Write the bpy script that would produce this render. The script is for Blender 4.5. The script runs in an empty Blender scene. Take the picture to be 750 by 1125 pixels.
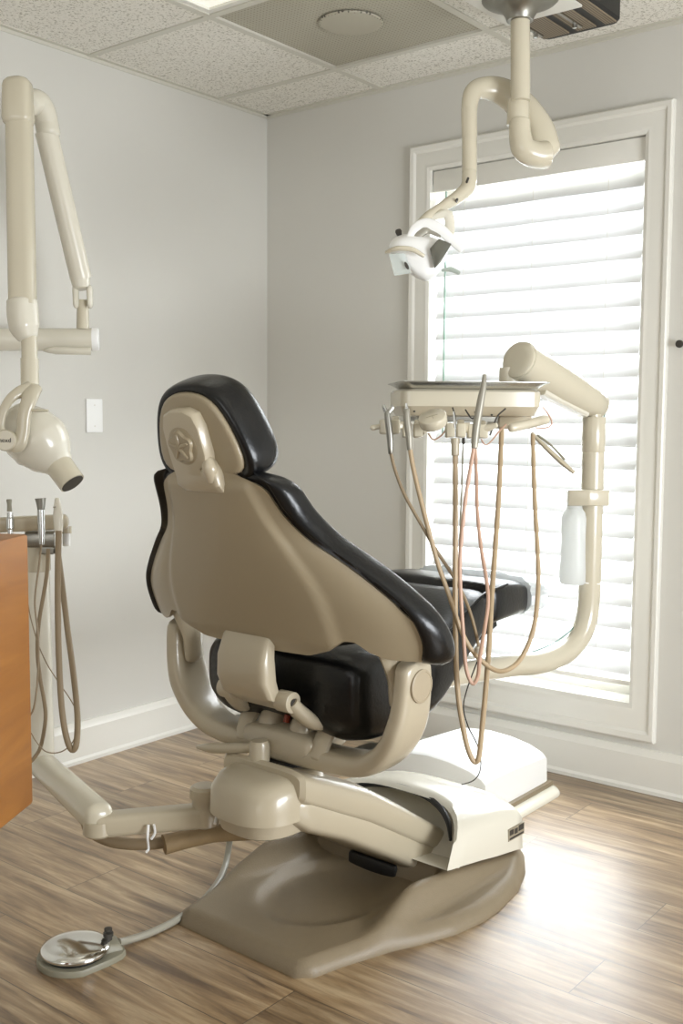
import bpy, bmesh, math, random
from mathutils import Vector, Matrix
sc = bpy.context.scene
COL = sc.collection
PI = math.pi

# ------------------------------------------------------------------ camera
C0 = Vector((2.96829, -3.24828, 1.19381))
FWD = Vector((-0.61897237, 0.78072217, -0.08570936))
RGT = Vector((0.78328602, 0.62163501, 0.00573837))
UPV = Vector((-0.05776001, 0.06358305, 0.99630366))
FPX = 1167.125
cam = bpy.data.cameras.new('camera'); co = bpy.data.objects.new('camera', cam); COL.objects.link(co)
M = Matrix((RGT, UPV, -FWD)).transposed().to_4x4(); M.translation = C0
co.matrix_world = M
cam.sensor_fit = 'HORIZONTAL'; cam.sensor_width = 24.0; cam.lens = FPX / 750 * 24.0
cam.clip_start = 0.05
sc.camera = co
def ray(x, y): return FWD + RGT * ((x - 375) / FPX) - UPV * ((y - 562.5) / FPX)
def D(x, y, d): return C0 + ray(x, y) * d                # a point a measured distance into the room
def DZ(x, y, z):
    v = ray(x, y); return C0 + v * ((z - C0.z) / v.z)

# ------------------------------------------------------------------ light
w = bpy.data.worlds.new('sky'); sc.world = w; w.use_nodes = True
w.node_tree.nodes['Background'].inputs[0].default_value = (0.93, 0.97, 1.0, 1)
w.node_tree.nodes['Background'].inputs[1].default_value = 1.0
def area(name, loc, rot, sx, sy, e, col):
    l = bpy.data.lights.new(name, 'AREA'); l.shape = 'RECTANGLE'; l.size = sx; l.size_y = sy
    l.energy = e; l.color = col
    o = bpy.data.objects.new(name, l); COL.objects.link(o); o.location = loc; o.rotation_euler = rot
    return o
area('daylight_at_window', (1.2, 0.42, 1.25), (-PI/2, 0, 0), 1.3, 2.2, 138, (0.93, 0.97, 1.0))
area('added_fill_front', (2.3, -4.6, 1.45), (PI/2, 0, 0), 1.9, 1.5, 10, (1.0, 0.97, 0.93))  # added weak warm fill behind the camera, no window known there
area('added_fill_side', (4.5, -1.5, 1.0), (0, PI/2, 0), .9, 1.4, 72, (0.92, 0.96, 1.0))  # added cool fill from the unseen right side, brightens the left wall
sc.view_settings.view_transform = 'Standard'; sc.view_settings.look = 'None'
sc.view_settings.gamma = 1; sc.view_settings.use_curve_mapping = False
sc.view_settings.exposure = 0.25

# ------------------------------------------------------------------ materials
def lin(c): return tuple(((v/255)/12.92 if v/255 <= .04045 else ((v/255+.055)/1.055)**2.4) for v in c)
def mat(name, rgb, rough=.5, metal=0, spec=.5, coat=0, bump=0, bscale=200, vary=0, vscale=8):
    m = bpy.data.materials.new(name); m.use_nodes = True; nt = m.node_tree; b = nt.nodes['Principled BSDF']
    c = lin(rgb) + (1,)
    b.inputs['Base Color'].default_value = c; b.inputs['Roughness'].default_value = rough
    b.inputs['Metallic'].default_value = metal; b.inputs['Specular IOR Level'].default_value = spec
    b.inputs['Coat Weight'].default_value = coat; b.inputs['Coat Roughness'].default_value = .08
    tc = nt.nodes.new('ShaderNodeTexCoord')
    if vary:
        n = nt.nodes.new('ShaderNodeTexNoise'); n.inputs['Scale'].default_value = vscale; n.inputs['Detail'].default_value = 5
        mx = nt.nodes.new('ShaderNodeMix'); mx.data_type = 'RGBA'
        mx.inputs[6].default_value = tuple(v*(1-vary) for v in c[:3]) + (1,)
        mx.inputs[7].default_value = tuple(min(1, v*(1+vary)) for v in c[:3]) + (1,)
        nt.links.new(tc.outputs['Object'], n.inputs['Vector']); nt.links.new(n.outputs['Fac'], mx.inputs[0])
        nt.links.new(mx.outputs[2], b.inputs['Base Color'])
    if bump:
        n = nt.nodes.new('ShaderNodeTexNoise'); n.inputs['Scale'].default_value = bscale; n.inputs['Detail'].default_value = 3
        bp = nt.nodes.new('ShaderNodeBump'); bp.inputs['Strength'].default_value = bump; bp.inputs['Distance'].default_value = .002
        nt.links.new(tc.outputs['Object'], n.inputs['Vector']); nt.links.new(n.outputs['Fac'], bp.inputs['Height'])
        nt.links.new(bp.outputs['Normal'], b.inputs['Normal'])
    return m
TAN = mat('greige_plastic', (184, 173, 150), .3, coat=.4, bump=.05, bscale=300)
SHELL = mat('greige_shell', (160, 147, 122), .36, coat=.15, bump=.05, bscale=400)
DARKTAN = mat('base_plate_tan', (132, 118, 95), .42, bump=.35, bscale=350, vary=.06, vscale=60)
CREAM = mat('cream_enamel', (203, 195, 174), .25, coat=.4)
OFFW = mat('off_white_enamel', (218, 213, 198), .25, coat=.3)
BLACK = mat('black_leather', (7, 8, 10), .3, spec=.4, coat=.12, bump=.25, bscale=120)
BLK = mat('black_plastic', (22, 22, 22), .45, bump=.05)
STEEL = mat('steel', (190, 190, 186), .25, metal=1)
DSTEEL = mat('worn_steel', (150, 148, 140), .38, metal=1)
CHROME = mat('chrome', (225, 225, 222), .12, metal=1)
GREYM = mat('grey_handle', (158, 154, 142), .4, metal=.4)
HTAN = mat('tan_tubing', (176, 154, 122), .45)
HPINK = mat('pink_tubing', (196, 160, 138), .45)
HGREY = mat('grey_tubing', (140, 136, 118), .45)
HBROWN = mat('brown_tubing', (140, 122, 95), .5)
HCLEAR = mat('pale_grey_tubing', (158, 154, 140), .3)
SLEEVE = mat('brown_sleeve', (142, 120, 86), .7, bump=.5, bscale=90, vary=.15, vscale=25)
TRIMW = mat('white_trim_paint', (226, 224, 216), .35)
PLATEW = mat('switch_white', (240, 240, 238), .35)
RED = mat('red_rubber', (150, 62, 36), .4)
ORANGEW = None
WALL = mat('wall_paint', (209, 207, 200), .75, bump=.12, bscale=300, vary=.012, vscale=6)
TEE = mat('ceiling_grid_white', (205, 202, 190), .5)
VENTM = mat('ceiling_vent_grey', (140, 137, 124), .6)
INKM = mat('dark_print', (58, 54, 48), .6)
MEDAL = mat('medallion_tan', (170, 156, 132), .4, bump=.1)
PALE = mat('pale_print', (150, 140, 120), .5)

def tilemat():
    m = bpy.data.materials.new('ceiling_tile'); m.use_nodes = True; nt = m.node_tree; b = nt.nodes['Principled BSDF']
    tc = nt.nodes.new('ShaderNodeTexCoord')
    n = nt.nodes.new('ShaderNodeTexNoise'); n.inputs['Scale'].default_value = 130; n.inputs['Detail'].default_value = 3; n.inputs['Roughness'].default_value = .7
    cr = nt.nodes.new('ShaderNodeValToRGB'); e = cr.color_ramp.elements
    e[0].position = .36; e[0].color = lin((170, 165, 150)) + (1,); e[1].position = .47; e[1].color = lin((232, 229, 220)) + (1,)
    nt.links.new(tc.outputs['Object'], n.inputs['Vector']); nt.links.new(n.outputs['Fac'], cr.inputs[0])
    nt.links.new(cr.outputs[0], b.inputs['Base Color']); b.inputs['Roughness'].default_value = .9
    bp = nt.nodes.new('ShaderNodeBump'); bp.inputs['Strength'].default_value = .4; bp.inputs['Distance'].default_value = .003
    nt.links.new(n.outputs['Fac'], bp.inputs['Height']); nt.links.new(bp.outputs['Normal'], b.inputs['Normal'])
    return m
TILE = tilemat()

def floormat():
    m = bpy.data.materials.new('wood_planks'); m.use_nodes = True; nt = m.node_tree; L = nt.links; N = nt.nodes
    b = N['Principled BSDF']; tc = N.new('ShaderNodeTexCoord')
    br = N.new('ShaderNodeTexBrick'); br.offset = .37; br.offset_frequency = 2; br.squash = 1
    br.inputs['Scale'].default_value = 1; br.inputs['Mortar Size'].default_value = .0012; br.inputs['Mortar Smooth'].default_value = .3
    br.inputs['Brick Width'].default_value = 1.22; br.inputs['Row Height'].default_value = .178; br.inputs['Bias'].default_value = 0
    br.inputs['Color1'].default_value = (0, 0, 0, 1); br.inputs['Color2'].default_value = (1, 1, 1, 1); br.inputs['Mortar'].default_value = (.5, .5, .5, 1)
    mp0 = N.new('ShaderNodeMapping'); mp0.inputs['Location'].default_value = (.42, .03, 0)
    L.new(tc.outputs['Object'], mp0.inputs[0]); L.new(mp0.outputs[0], br.inputs['Vector'])
    mp = N.new('ShaderNodeMapping'); mp.inputs['Scale'].default_value = (1.8, 20, 1)
    L.new(tc.outputs['Object'], mp.inputs[0])
    add = N.new('ShaderNodeVectorMath'); add.operation = 'MULTIPLY_ADD'
    add.inputs[1].default_value = (7, 13, 5); L.new(br.outputs['Color'], add.inputs[0]); L.new(mp.outputs[0], add.inputs[2])
    n = N.new('ShaderNodeTexNoise'); n.inputs['Scale'].default_value = 1.6; n.inputs['Detail'].default_value = 7; n.inputs['Roughness'].default_value = .62; n.inputs['Distortion'].default_value = .5
    L.new(add.outputs[0], n.inputs['Vector'])
    n2 = N.new('ShaderNodeTexNoise'); n2.inputs['Scale'].default_value = 8; n2.inputs['Detail'].default_value = 8; n2.inputs['Roughness'].default_value = .7
    L.new(add.outputs[0], n2.inputs['Vector'])
    cr = N.new('ShaderNodeValToRGB'); e = cr.color_ramp.elements
    e[0].position = .32; e[0].color = lin((108, 82, 54)) + (1,); e[1].position = .68; e[1].color = lin((214, 188, 150)) + (1,)
    k = e.new(.5); k.color = lin((172, 142, 104)) + (1,)
    L.new(n.outputs['Fac'], cr.inputs[0])
    # plank to plank tone
    hs = N.new('ShaderNodeMix'); hs.data_type = 'RGBA'; hs.blend_type = 'MULTIPLY'; hs.inputs[0].default_value = 1
    tr = N.new('ShaderNodeMapRange'); tr.inputs[3].default_value = .82; tr.inputs[4].default_value = 1.14
    L.new(br.outputs['Color'], tr.inputs[0]); L.new(cr.outputs[0], hs.inputs[6]); L.new(tr.outputs[0], hs.inputs[7])
    gr = N.new('ShaderNodeMix'); gr.data_type = 'RGBA'; gr.blend_type = 'MULTIPLY'; gr.inputs[0].default_value = .6
    L.new(hs.outputs[2], gr.inputs[6]); L.new(n2.outputs['Fac'], gr.inputs[7])
    mo = N.new('ShaderNodeMix'); mo.data_type = 'RGBA'; mo.inputs[7].default_value = lin((70, 56, 42)) + (1,)
    L.new(br.outputs['Fac'], mo.inputs[0]); L.new(gr.outputs[2], mo.inputs[6]); L.new(mo.outputs[2], b.inputs['Base Color'])
    rr = N.new('ShaderNodeMapRange'); rr.inputs[3].default_value = .26; rr.inputs[4].default_value = .42
    L.new(n2.outputs['Fac'], rr.inputs[0]); L.new(rr.outputs[0], b.inputs['Roughness'])
    b.inputs['Specular IOR Level'].default_value = .9; b.inputs['Coat Weight'].default_value = .35; b.inputs['Coat Roughness'].default_value = .42
    bp = N.new('ShaderNodeBump'); bp.inputs['Strength'].default_value = .25; bp.inputs['Distance'].default_value = .001
    L.new(n2.outputs['Fac'], bp.inputs['Height']); L.new(bp.outputs['Normal'], b.inputs['Normal'])
    return m
FLOORM = floormat()

def woodmat():
    m = bpy.data.materials.new('orange_oak'); m.use_nodes = True; nt = m.node_tree; L = nt.links; N = nt.nodes
    b = N['Principled BSDF']; tc = N.new('ShaderNodeTexCoord'); mp = N.new('ShaderNodeMapping'); mp.inputs['Scale'].default_value = (3, 3, 14)
    n = N.new('ShaderNodeTexNoise'); n.inputs['Scale'].default_value = 1.6; n.inputs['Detail'].default_value = 5; n.inputs['Distortion'].default_value = 1.2
    cr = N.new('ShaderNodeValToRGB'); e = cr.color_ramp.elements
    e[0].position = .3; e[0].color = lin((128, 80, 30)) + (1,); e[1].position = .7; e[1].color = lin((154, 102, 44)) + (1,)
    L.new(tc.outputs['Object'], mp.inputs[0]); L.new(mp.outputs[0], n.inputs['Vector']); L.new(n.outputs['Fac'], cr.inputs[0]); L.new(cr.outputs[0], b.inputs['Base Color'])
    b.inputs['Roughness'].default_value = .45
    return m
WOOD = woodmat()

def thinmat(name, rgb, trans, rough=.6, mixf=.5):
    m = bpy.data.materials.new(name); m.use_nodes = True; nt = m.node_tree; L = nt.links; N = nt.nodes
    b = N['Principled BSDF']; b.inputs['Base Color'].default_value = lin(rgb) + (1,); b.inputs['Roughness'].default_value = rough
    t = N.new('ShaderNodeBsdfTranslucent'); t.inputs[0].default_value = lin(trans) + (1,)
    mx = N.new('ShaderNodeMixShader'); mx.inputs[0].default_value = mixf
    L.new(b.outputs[0], mx.inputs[1]); L.new(t.outputs[0], mx.inputs[2]); L.new(mx.outputs[0], N['Material Output'].inputs[0])
    return m
SLAT = thinmat('blind_slat', (232, 233, 233), (245, 246, 248), .5, .08)
BOTTLE = thinmat('milky_plastic', (236, 238, 236), (240, 242, 242), .3, .5)

def clearmat(name, rgb, alpha, rough=.15):
    m = bpy.data.materials.new(name); m.use_nodes = True; b = m.node_tree.nodes['Principled BSDF']
    b.inputs['Base Color'].default_value = lin(rgb) + (1,); b.inputs['Roughness'].default_value = rough
    b.inputs['Alpha'].default_value = alpha; b.inputs['Specular IOR Level'].default_value = 1
    return m
FILM = clearmat('clear_film', (214, 220, 221), .7, .12)
SHIELD = clearmat('clear_shield', (225, 235, 232), .35, .06)
GLASS = clearmat('window_glass', (240, 245, 245), .08, .02)
def emis(name, rgb, s):
    m = bpy.data.materials.new(name); m.use_nodes = True; b = m.node_tree.nodes['Principled BSDF']
    b.inputs['Base Color'].default_value = lin(rgb) + (1,); b.inputs['Emission Color'].default_value = lin(rgb) + (1,); b.inputs['Emission Strength'].default_value = s
    return m
DIFF = emis('lamp_diffuser', (240, 238, 226), .45)

# ------------------------------------------------------------------ helpers
def obj(name, bm, m, parent=None, world=False, smooth=35, sub=0, bev=0, bevseg=2, recalc=True):
    if recalc: bmesh.ops.recalc_face_normals(bm, faces=bm.faces[:])
    if world and parent is not None:
        root = parent
        mw = root.matrix_basis.copy()
        while root.parent is not None:
            root = root.parent; mw = root.matrix_basis @ mw
        bm.transform(mw.inverted())
    if bev:
        es = [e for e in bm.edges if len(e.link_faces) == 2 and e.calc_face_angle(0) > math.radians(30)]
        bmesh.ops.bevel(bm, geom=es, offset=bev, segments=bevseg, affect='EDGES', profile=.5, clamp_overlap=True)
    for f in bm.faces: f.smooth = True
    if not sub:
        a = math.radians(smooth)
        for e in bm.edges:
            if len(e.link_faces) == 2: e.smooth = e.calc_face_angle(0) < a
    me = bpy.data.meshes.new(name); bm.to_mesh(me); bm.free()
    o = bpy.data.objects.new(name, me); COL.objects.link(o); me.materials.append(m)
    if parent is not None: o.parent = parent
    if sub:
        s = o.modifiers.new('smooth', 'SUBSURF'); s.levels = sub; s.render_levels = sub
    return o
def thing(name, label, cat, loc=(0, 0, 0), rz=0, group=None):
    o = bpy.data.objects.new(name, None); COL.objects.link(o); o.location = loc; o.rotation_euler = (0, 0, rz)
    o['label'] = label; o['category'] = cat
    o.empty_display_size = .05
    if group: o['group'] = group
    # matrix_basis is used by obj(); location/rotation set above
    return o
def tag(o, label, cat, group=None):
    o['label'] = label; o['category'] = cat
    if group: o['group'] = group
    return o
def struct(name, bm, m, parent=None, **k):
    o = obj(name, bm, m, parent, **k)
    if parent is None: o['kind'] = 'structure'
    return o
def box(bm, x0, y0, z0, x1, y1, z1, mt=None):
    r = bmesh.ops.create_cube(bm, size=1)
    mtx = Matrix.Translation(((x0+x1)/2, (y0+y1)/2, (z0+z1)/2)) @ Matrix.Diagonal((abs(x1-x0), abs(y1-y0), abs(z1-z0), 1))
    if mt: mtx = mt @ mtx
    bmesh.ops.transform(bm, matrix=mtx, verts=r['verts'])
    return r['verts']
def nb(): return bmesh.new()
def ringbridge(bm, rings, close=True, cap=True):
    vs = [[bm.verts.new(p) for p in r] for r in rings]
    n = len(vs[0])
    for a, b in zip(vs, vs[1:]):
        for i in range(n if close else n-1):
            j = (i+1) % n
            bm.faces.new((a[i], a[j], b[j], b[i]))
    if cap:
        bm.faces.new(list(reversed(vs[0]))); bm.faces.new(vs[-1])
    return vs
def catmull(pts, n):
    P = [Vector(p) for p in pts]
    if len(P) < 3 or n <= 1: return P
    out = []
    for i in range(len(P)-1):
        p0 = P[i-1] if i else P[0]*2 - P[1]
        p1, p2 = P[i], P[i+1]
        p3 = P[i+2] if i+2 < len(P) else P[-1]*2 - P[-2]
        for k in range(n):
            t = k/n
            out.append(.5*((2*p1) + (p2-p0)*t + (2*p0-5*p1+4*p2-p3)*t*t + (3*p1-p0-3*p2+p3)*t**3))
    out.append(P[-1]); return out
def lerp_list(v, m):
    # resample list v to m values
    out = []
    for i in range(m):
        t = i/(m-1)*(len(v)-1); k = min(int(t), len(v)-2); out.append(v[k]+(v[k+1]-v[k])*(t-k))
    return out
def tube(bm, pts, r, seg=12, n=6, aspect=None, up=None, cap=True, power=2.0, roundcap=0):
    """sweep; r number or list per point; aspect (a,b) scales the section along side/up"""
    P = catmull(pts, n)
    R = [r]*len(P) if isinstance(r, (int, float)) else lerp_list(list(r), len(P))
    T = []
    for i in range(len(P)):
        a = P[max(0, i-1)]; b = P[min(len(P)-1, i+1)]; T.append((b-a).normalized())
    u = Vector(up) if up is not None else (Vector((0, 0, 1)) if abs(T[0].z) < .9 else Vector((1, 0, 0)))
    ax, bx = aspect if aspect else (1, 1)
    rings = []
    nrm = None
    for i in range(len(P)):
        if up is not None or nrm is None:
            s = T[i].cross(u)
            if s.length < 1e-4: s = T[i].cross(Vector((.3, .5, .2)))
            s.normalize()
        else:
            s = (nrm - T[i]*nrm.dot(T[i])).normalized()
        nrm = s
        v = s.cross(T[i])
        rg = []
        for k in range(seg):
            a = 2*PI*k/seg; c, d_ = math.cos(a), math.sin(a)
            if power != 2.0:
                c = math.copysign(abs(c)**(2/power), c); d_ = math.copysign(abs(d_)**(2/power), d_)
            rg.append(P[i] + s*c*R[i]*ax + v*d_*R[i]*bx)
        rings.append(rg)
    if roundcap:
        def capr(ring, c, tdir):
            o = []
            for q in range(1, 4):
                a = q*PI/2/4; o.append([c + (p-c)*math.cos(a) + tdir*math.sin(a)*roundcap for p in ring])
            return o
        rings = list(reversed(capr(rings[0], P[0], -T[0]))) + rings + capr(rings[-1], P[-1], T[-1])
    ringbridge(bm, rings, cap=cap)
def cyl(bm, a, b, r, r2=None, seg=24):
    a, b = Vector(a), Vector(b); r2 = r if r2 is None else r2
    t = (b-a).normalized(); u = Vector((0, 0, 1)) if abs(t.z) < .9 else Vector((1, 0, 0)); s = t.cross(u).normalized(); v = s.cross(t)
    ringbridge(bm, [[c + (s*math.cos(2*PI*k/seg) + v*math.sin(2*PI*k/seg))*q for k in range(seg)] for c, q in ((a, r), (b, r2))])
def lathe(bm, a, axis, prof, seg=24):
    """prof: (distance along axis, radius)"""
    a = Vector(a); t = Vector(axis).normalized(); u = Vector((0, 0, 1)) if abs(t.z) < .9 else Vector((1, 0, 0)); s = t.cross(u).normalized(); v = s.cross(t)
    ringbridge(bm, [[a + t*h + (s*math.cos(2*PI*k/seg) + v*math.sin(2*PI*k/seg))*max(q, 1e-4) for k in range(seg)] for h, q in prof])
def sring(cx, cz, hx, hz, y, n=28, p=4.0, zfun=None):
    out = []
    for k in range(n):
        a = 2*PI*k/n; c, s = math.cos(a), math.sin(a)
        c = math.copysign(abs(c)**(2/p), c); s = math.copysign(abs(s)**(2/p), s)
        out.append(Vector((cx+hx*c, y, cz+hz*s)))
    return out
def prism(bm, outline, z0, z1):
    """outline in xy, extruded in z"""
    ringbridge(bm, [[(x, y, z0) for x, y in outline], [(x, y, z1) for x, y in outline]])
def interp(tab, x):
    if x <= tab[0][0]: return tab[0][1]
    for (a, p), (b, q) in zip(tab, tab[1:]):
        if x <= b: return p + (q-p)*(x-a)/(b-a)
    return tab[-1][1]
def smooth_interp(tab, x):
    if x <= tab[0][0]: return tab[0][1]
    if x >= tab[-1][0]: return tab[-1][1]
    for i in range(len(tab)-1):
        (a, p), (b, q) = tab[i], tab[i+1]
        if x <= b:
            m0 = (q-tab[i-1][1])/(b-tab[i-1][0]) if i else (q-p)/(b-a)
            m1 = (tab[i+2][1]-p)/(tab[i+2][0]-a) if i+2 < len(tab) else (q-p)/(b-a)
            h = b-a; t = (x-a)/h
            return (2*t**3-3*t*t+1)*p + (t**3-2*t*t+t)*h*m0 + (-2*t**3+3*t*t)*q + (t**3-t*t)*h*m1
def text_mesh(name, s, size, m, parent, loc, rot, ext=.0006):
    cu = bpy.data.curves.new(name, 'FONT'); cu.body = s; cu.size = size; cu.extrude = ext; cu.align_x = 'CENTER'; cu.align_y = 'CENTER'
    t = bpy.data.objects.new(name+'_tmp', cu); COL.objects.link(t)
    me = bpy.data.meshes.new_from_object(t.evaluated_get(bpy.context.evaluated_depsgraph_get()))
    bpy.data.objects.remove(t)
    o = bpy.data.objects.new(name, me); COL.objects.link(o); me.materials.clear(); me.materials.append(m); o.parent = parent
    o.matrix_basis = Matrix.Translation(loc) @ rot.to_4x4()
    return o
def basis(xa, ya):
    xa = Vector(xa).normalized(); za = xa.cross(Vector(ya)).normalized(); ya = za.cross(xa)
    return Matrix((xa, ya, za)).transposed()

# ================================================================== structure
RX, RY, H = 4.4, -4.5, 2.413
WX0, WX1, WZ0, WZ1 = .80, 1.60, .285, 2.085
b = nb(); box(b, -.1, RY-.1, -.1, RX+.1, .12, 0); struct('floor', b, FLOORM)
b = nb(); box(b, -.12, RY-.1, 0, 0, .12, H+.1); struct('wall_left', b, WALL)
b = nb()
box(b, 0, 0, 0, WX0, .12, H+.1); box(b, WX1, 0, 0, RX, .12, H+.1); box(b, WX0, 0, 0, WX1, .12, WZ0); box(b, WX0, 0, WZ1, WX1, .12, H+.1)
struct('wall_back', b, WALL)
b = nb()
box(b, RX, RY-.1, 0, RX+.12, -2.2, H+.1); box(b, RX, -.8, 0, RX+.12, .12, H+.1); box(b, RX, -2.2, 0, RX+.12, -.8, .5); box(b, RX, -2.2, 2.2, RX+.12, -.8, H+.1)  # unseen wall; its opening is made up to admit the side fill
struct('wall_right', b, WALL)
b = nb()
box(b, 0, RY-.12, 0, 1.3, RY, H+.1); box(b, 3.3, RY-.12, 0, RX, RY, H+.1); box(b, 1.3, RY-.12, 0, 3.3, RY, .7); box(b, 1.3, RY-.12, 2.2, 3.3, RY, H+.1)  # unseen wall; its opening is made up to admit the front fill
struct('wall_front', b, WALL)
# baseboards
def base_profile(bm, p0, p1, inward):
    p0, p1, n = Vector(p0), Vector(p1), Vector(inward)
    prof = [(0, 0), (.022, 0), (.022, .012), (.015, .02), (.015, .118), (.010, .128), (.008, .143), (0, .1436)]
    ringbridge(bm, [[p + n*d_ + Vector((0, 0, z)) for d_, z in prof] for p in (p0, p1)])
b = nb(); base_profile(b, (0, 0, 0), (RX, 0, 0), (0, -1, 0)); struct('baseboard_back', b, TRIMW, smooth=20)
b = nb(); base_profile(b, (0, RY, 0), (0, -.0, 0), (1, 0, 0)); struct('baseboard_left', b, TRIMW, smooth=20)
# ceiling tiles on their grid
GX = [-.05, .576, 1.186, 1.795, 2.405, 3.014, 3.624, 4.4]
GY = [0, -.278, -.888, -1.497, -2.107, -2.716, -3.326, -3.935, -4.5]
b = nb()
for i in range(len(GX)-1):
    for j in range(len(GY)-1):
        if (i, j) in ((1, 1), (1, 2), (3, 3), (1, 5), (4, 6)): continue
        x0, x1 = max(GX[i], 0)+.004, GX[i+1]-.004; y1, y0 = GY[j]-.004, GY[j+1]+.004
        box(b, x0, y0, H, x1, y1, H+.016)
ceil = struct('ceiling', b, TILE)
b = nb(); box(b, -.1, RY-.1, H+.16, RX+.1, .12, H+.2); struct('ceiling_slab', b, WALL)
b = nb()
for x in GX[1:-1]: box(b, x-.012, RY, H-.004, x+.012, 0, H+.03)
for y in GY[1:-1]: box(b, 0, y-.012, H-.0045, RX, y+.012, H+.029)
box(b, 0, RY, H-.014, .004, 0, H+.02); box(b, 0, RY, H-.003, .022, 0, H+.0)
box(b, 0, -.004, H-.014, RX, 0, H+.02); box(b, 0, -.022, H-.003, RX, 0, H+.0)
struct('trim_1', b, TEE)

# window
win = struct('window_1', (lambda q: (box(q, WX0, .085, WZ0, WX1, .11, WZ0+.05), box(q, WX0, .085, WZ1-.05, WX1, .11, WZ1), box(q, WX0, .085, WZ0, WX0+.04, .11, WZ1), box(q, WX1-.04, .085, WZ0, WX1, .11, WZ1), box(q, WX0, .085, 1.2, WX1, .11, 1.24), q)[-1])(nb()), TRIMW)
b = nb(); box(b, WX0+.04, .095, WZ0+.05, WX1-.04, .1, WZ1-.05); obj('pane', b, GLASS, win)
def casing(bm):
    # mitred picture-frame casing with a stepped profile (offset from opening edge, depth into the room)
    prof = [(0, 0), (0, .014), (.012, .018), (.028, .013), (.045, .015), (.062, .013), (.07, .02), (.083, .022), (.0875, .018), (.0875, 0)]
    def loop(o, dpt):
        return [Vector((WX0-o, -dpt, WZ0-o*1.35)), Vector((WX1+o, -dpt, WZ0-o*1.35)), Vector((WX1+o, -dpt, WZ1+o*1.05)), Vector((WX0-o, -dpt, WZ1+o*1.05))]
    L = [loop(o, dd) for o, dd in prof]
    vs = [[bm.verts.new(p) for p in l] for l in L]
    for a, c in zip(vs, vs[1:]):
        for i in range(4):
            j = (i+1) % 4; bm.faces.new((a[i], a[j], c[j], c[i]))
b = nb(); casing(b)
cas = obj('casing', b, TRIMW, win, smooth=25)
b = nb(); box(b, WX0, 0, WZ0-.004, WX1, .085, WZ0+.001); obj('sill', b, TRIMW, win)

# blind
bl = thing('window_blind', 'white horizontal slat blind hanging inside the tall window', 'blind', (1.2, .04, WZ1))
b = nb()
pitch, sw, tilt = .0745, .0895, math.radians(52)
z = WZ1 - .115; zs = []
while z > WZ0 + .085: zs.append(z); z -= pitch
rnd = random.Random(4)
for k, zc in enumerate(zs):
    low = max(0, (k - len(zs) + 8))
    tl = tilt + rnd.uniform(-.015, .015)
    rows = []
    for side in (0, 1):
        for q in range(7):
            s = (q/6 - .5) * sw
            if side: s = -s
            bow = (.25 - (s/sw)**2) * .022
            th = .0012 * (1 if side else -1)
            # width direction tilts: room edge low
            yy = .04 - (math.cos(tl) * s) - math.sin(tl) * (bow + th)
            zz = zc - math.sin(tl) * s + math.cos(tl) * (bow + th)
            rows.append((yy, zz))
    xa, xb = WX0 + .012, WX1 - .014
    nseg = 6
    rings = []
    for i in range(nseg+1):
        x = xa + (xb-xa)*i/nseg; dz = .0008*math.sin(i*2.1+k)
        rings.append([Vector((x, yy, zz+dz)) for yy, zz in rows])
    ringbridge(b, rings)
obj('slats', b, SLAT, bl, world=True, smooth=50)
b = nb(); box(b, WX0+.004, -.001, WZ1-.075, WX1-.004, .012, WZ1-.002); obj('valance', b, TRIMW, bl, world=True, bev=.003)
b = nb(); box(b, WX0+.008, .014, WZ1-.05, WX1-.008, .065, WZ1-.004); obj('headrail', b, TRIMW, bl, world=True)
zb = zs[-1]-.062
b = nb(); box(b, WX0+.012, .02, zb-.012, WX1-.014, .065, zb+.006); obj('bottom_rail', b, TRIMW, bl, world=True, bev=.003)
for x in (.93, 1.2, 1.47):
    b = nb(); tube(b, [(x, .0095, WZ1-.08), (x, .0095, zb)], .0009, 5, 1); obj('ladder_cord', b, TRIMW, bl, world=True)
b = nb(); tube(b, [(.862, -.004, WZ1-.08), (.862, -.006, 1.15)], .0035, 8, 1); obj('tilt_wand', b, mat('wand_green_clear', (150, 180, 165), .2), bl, world=True)

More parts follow.
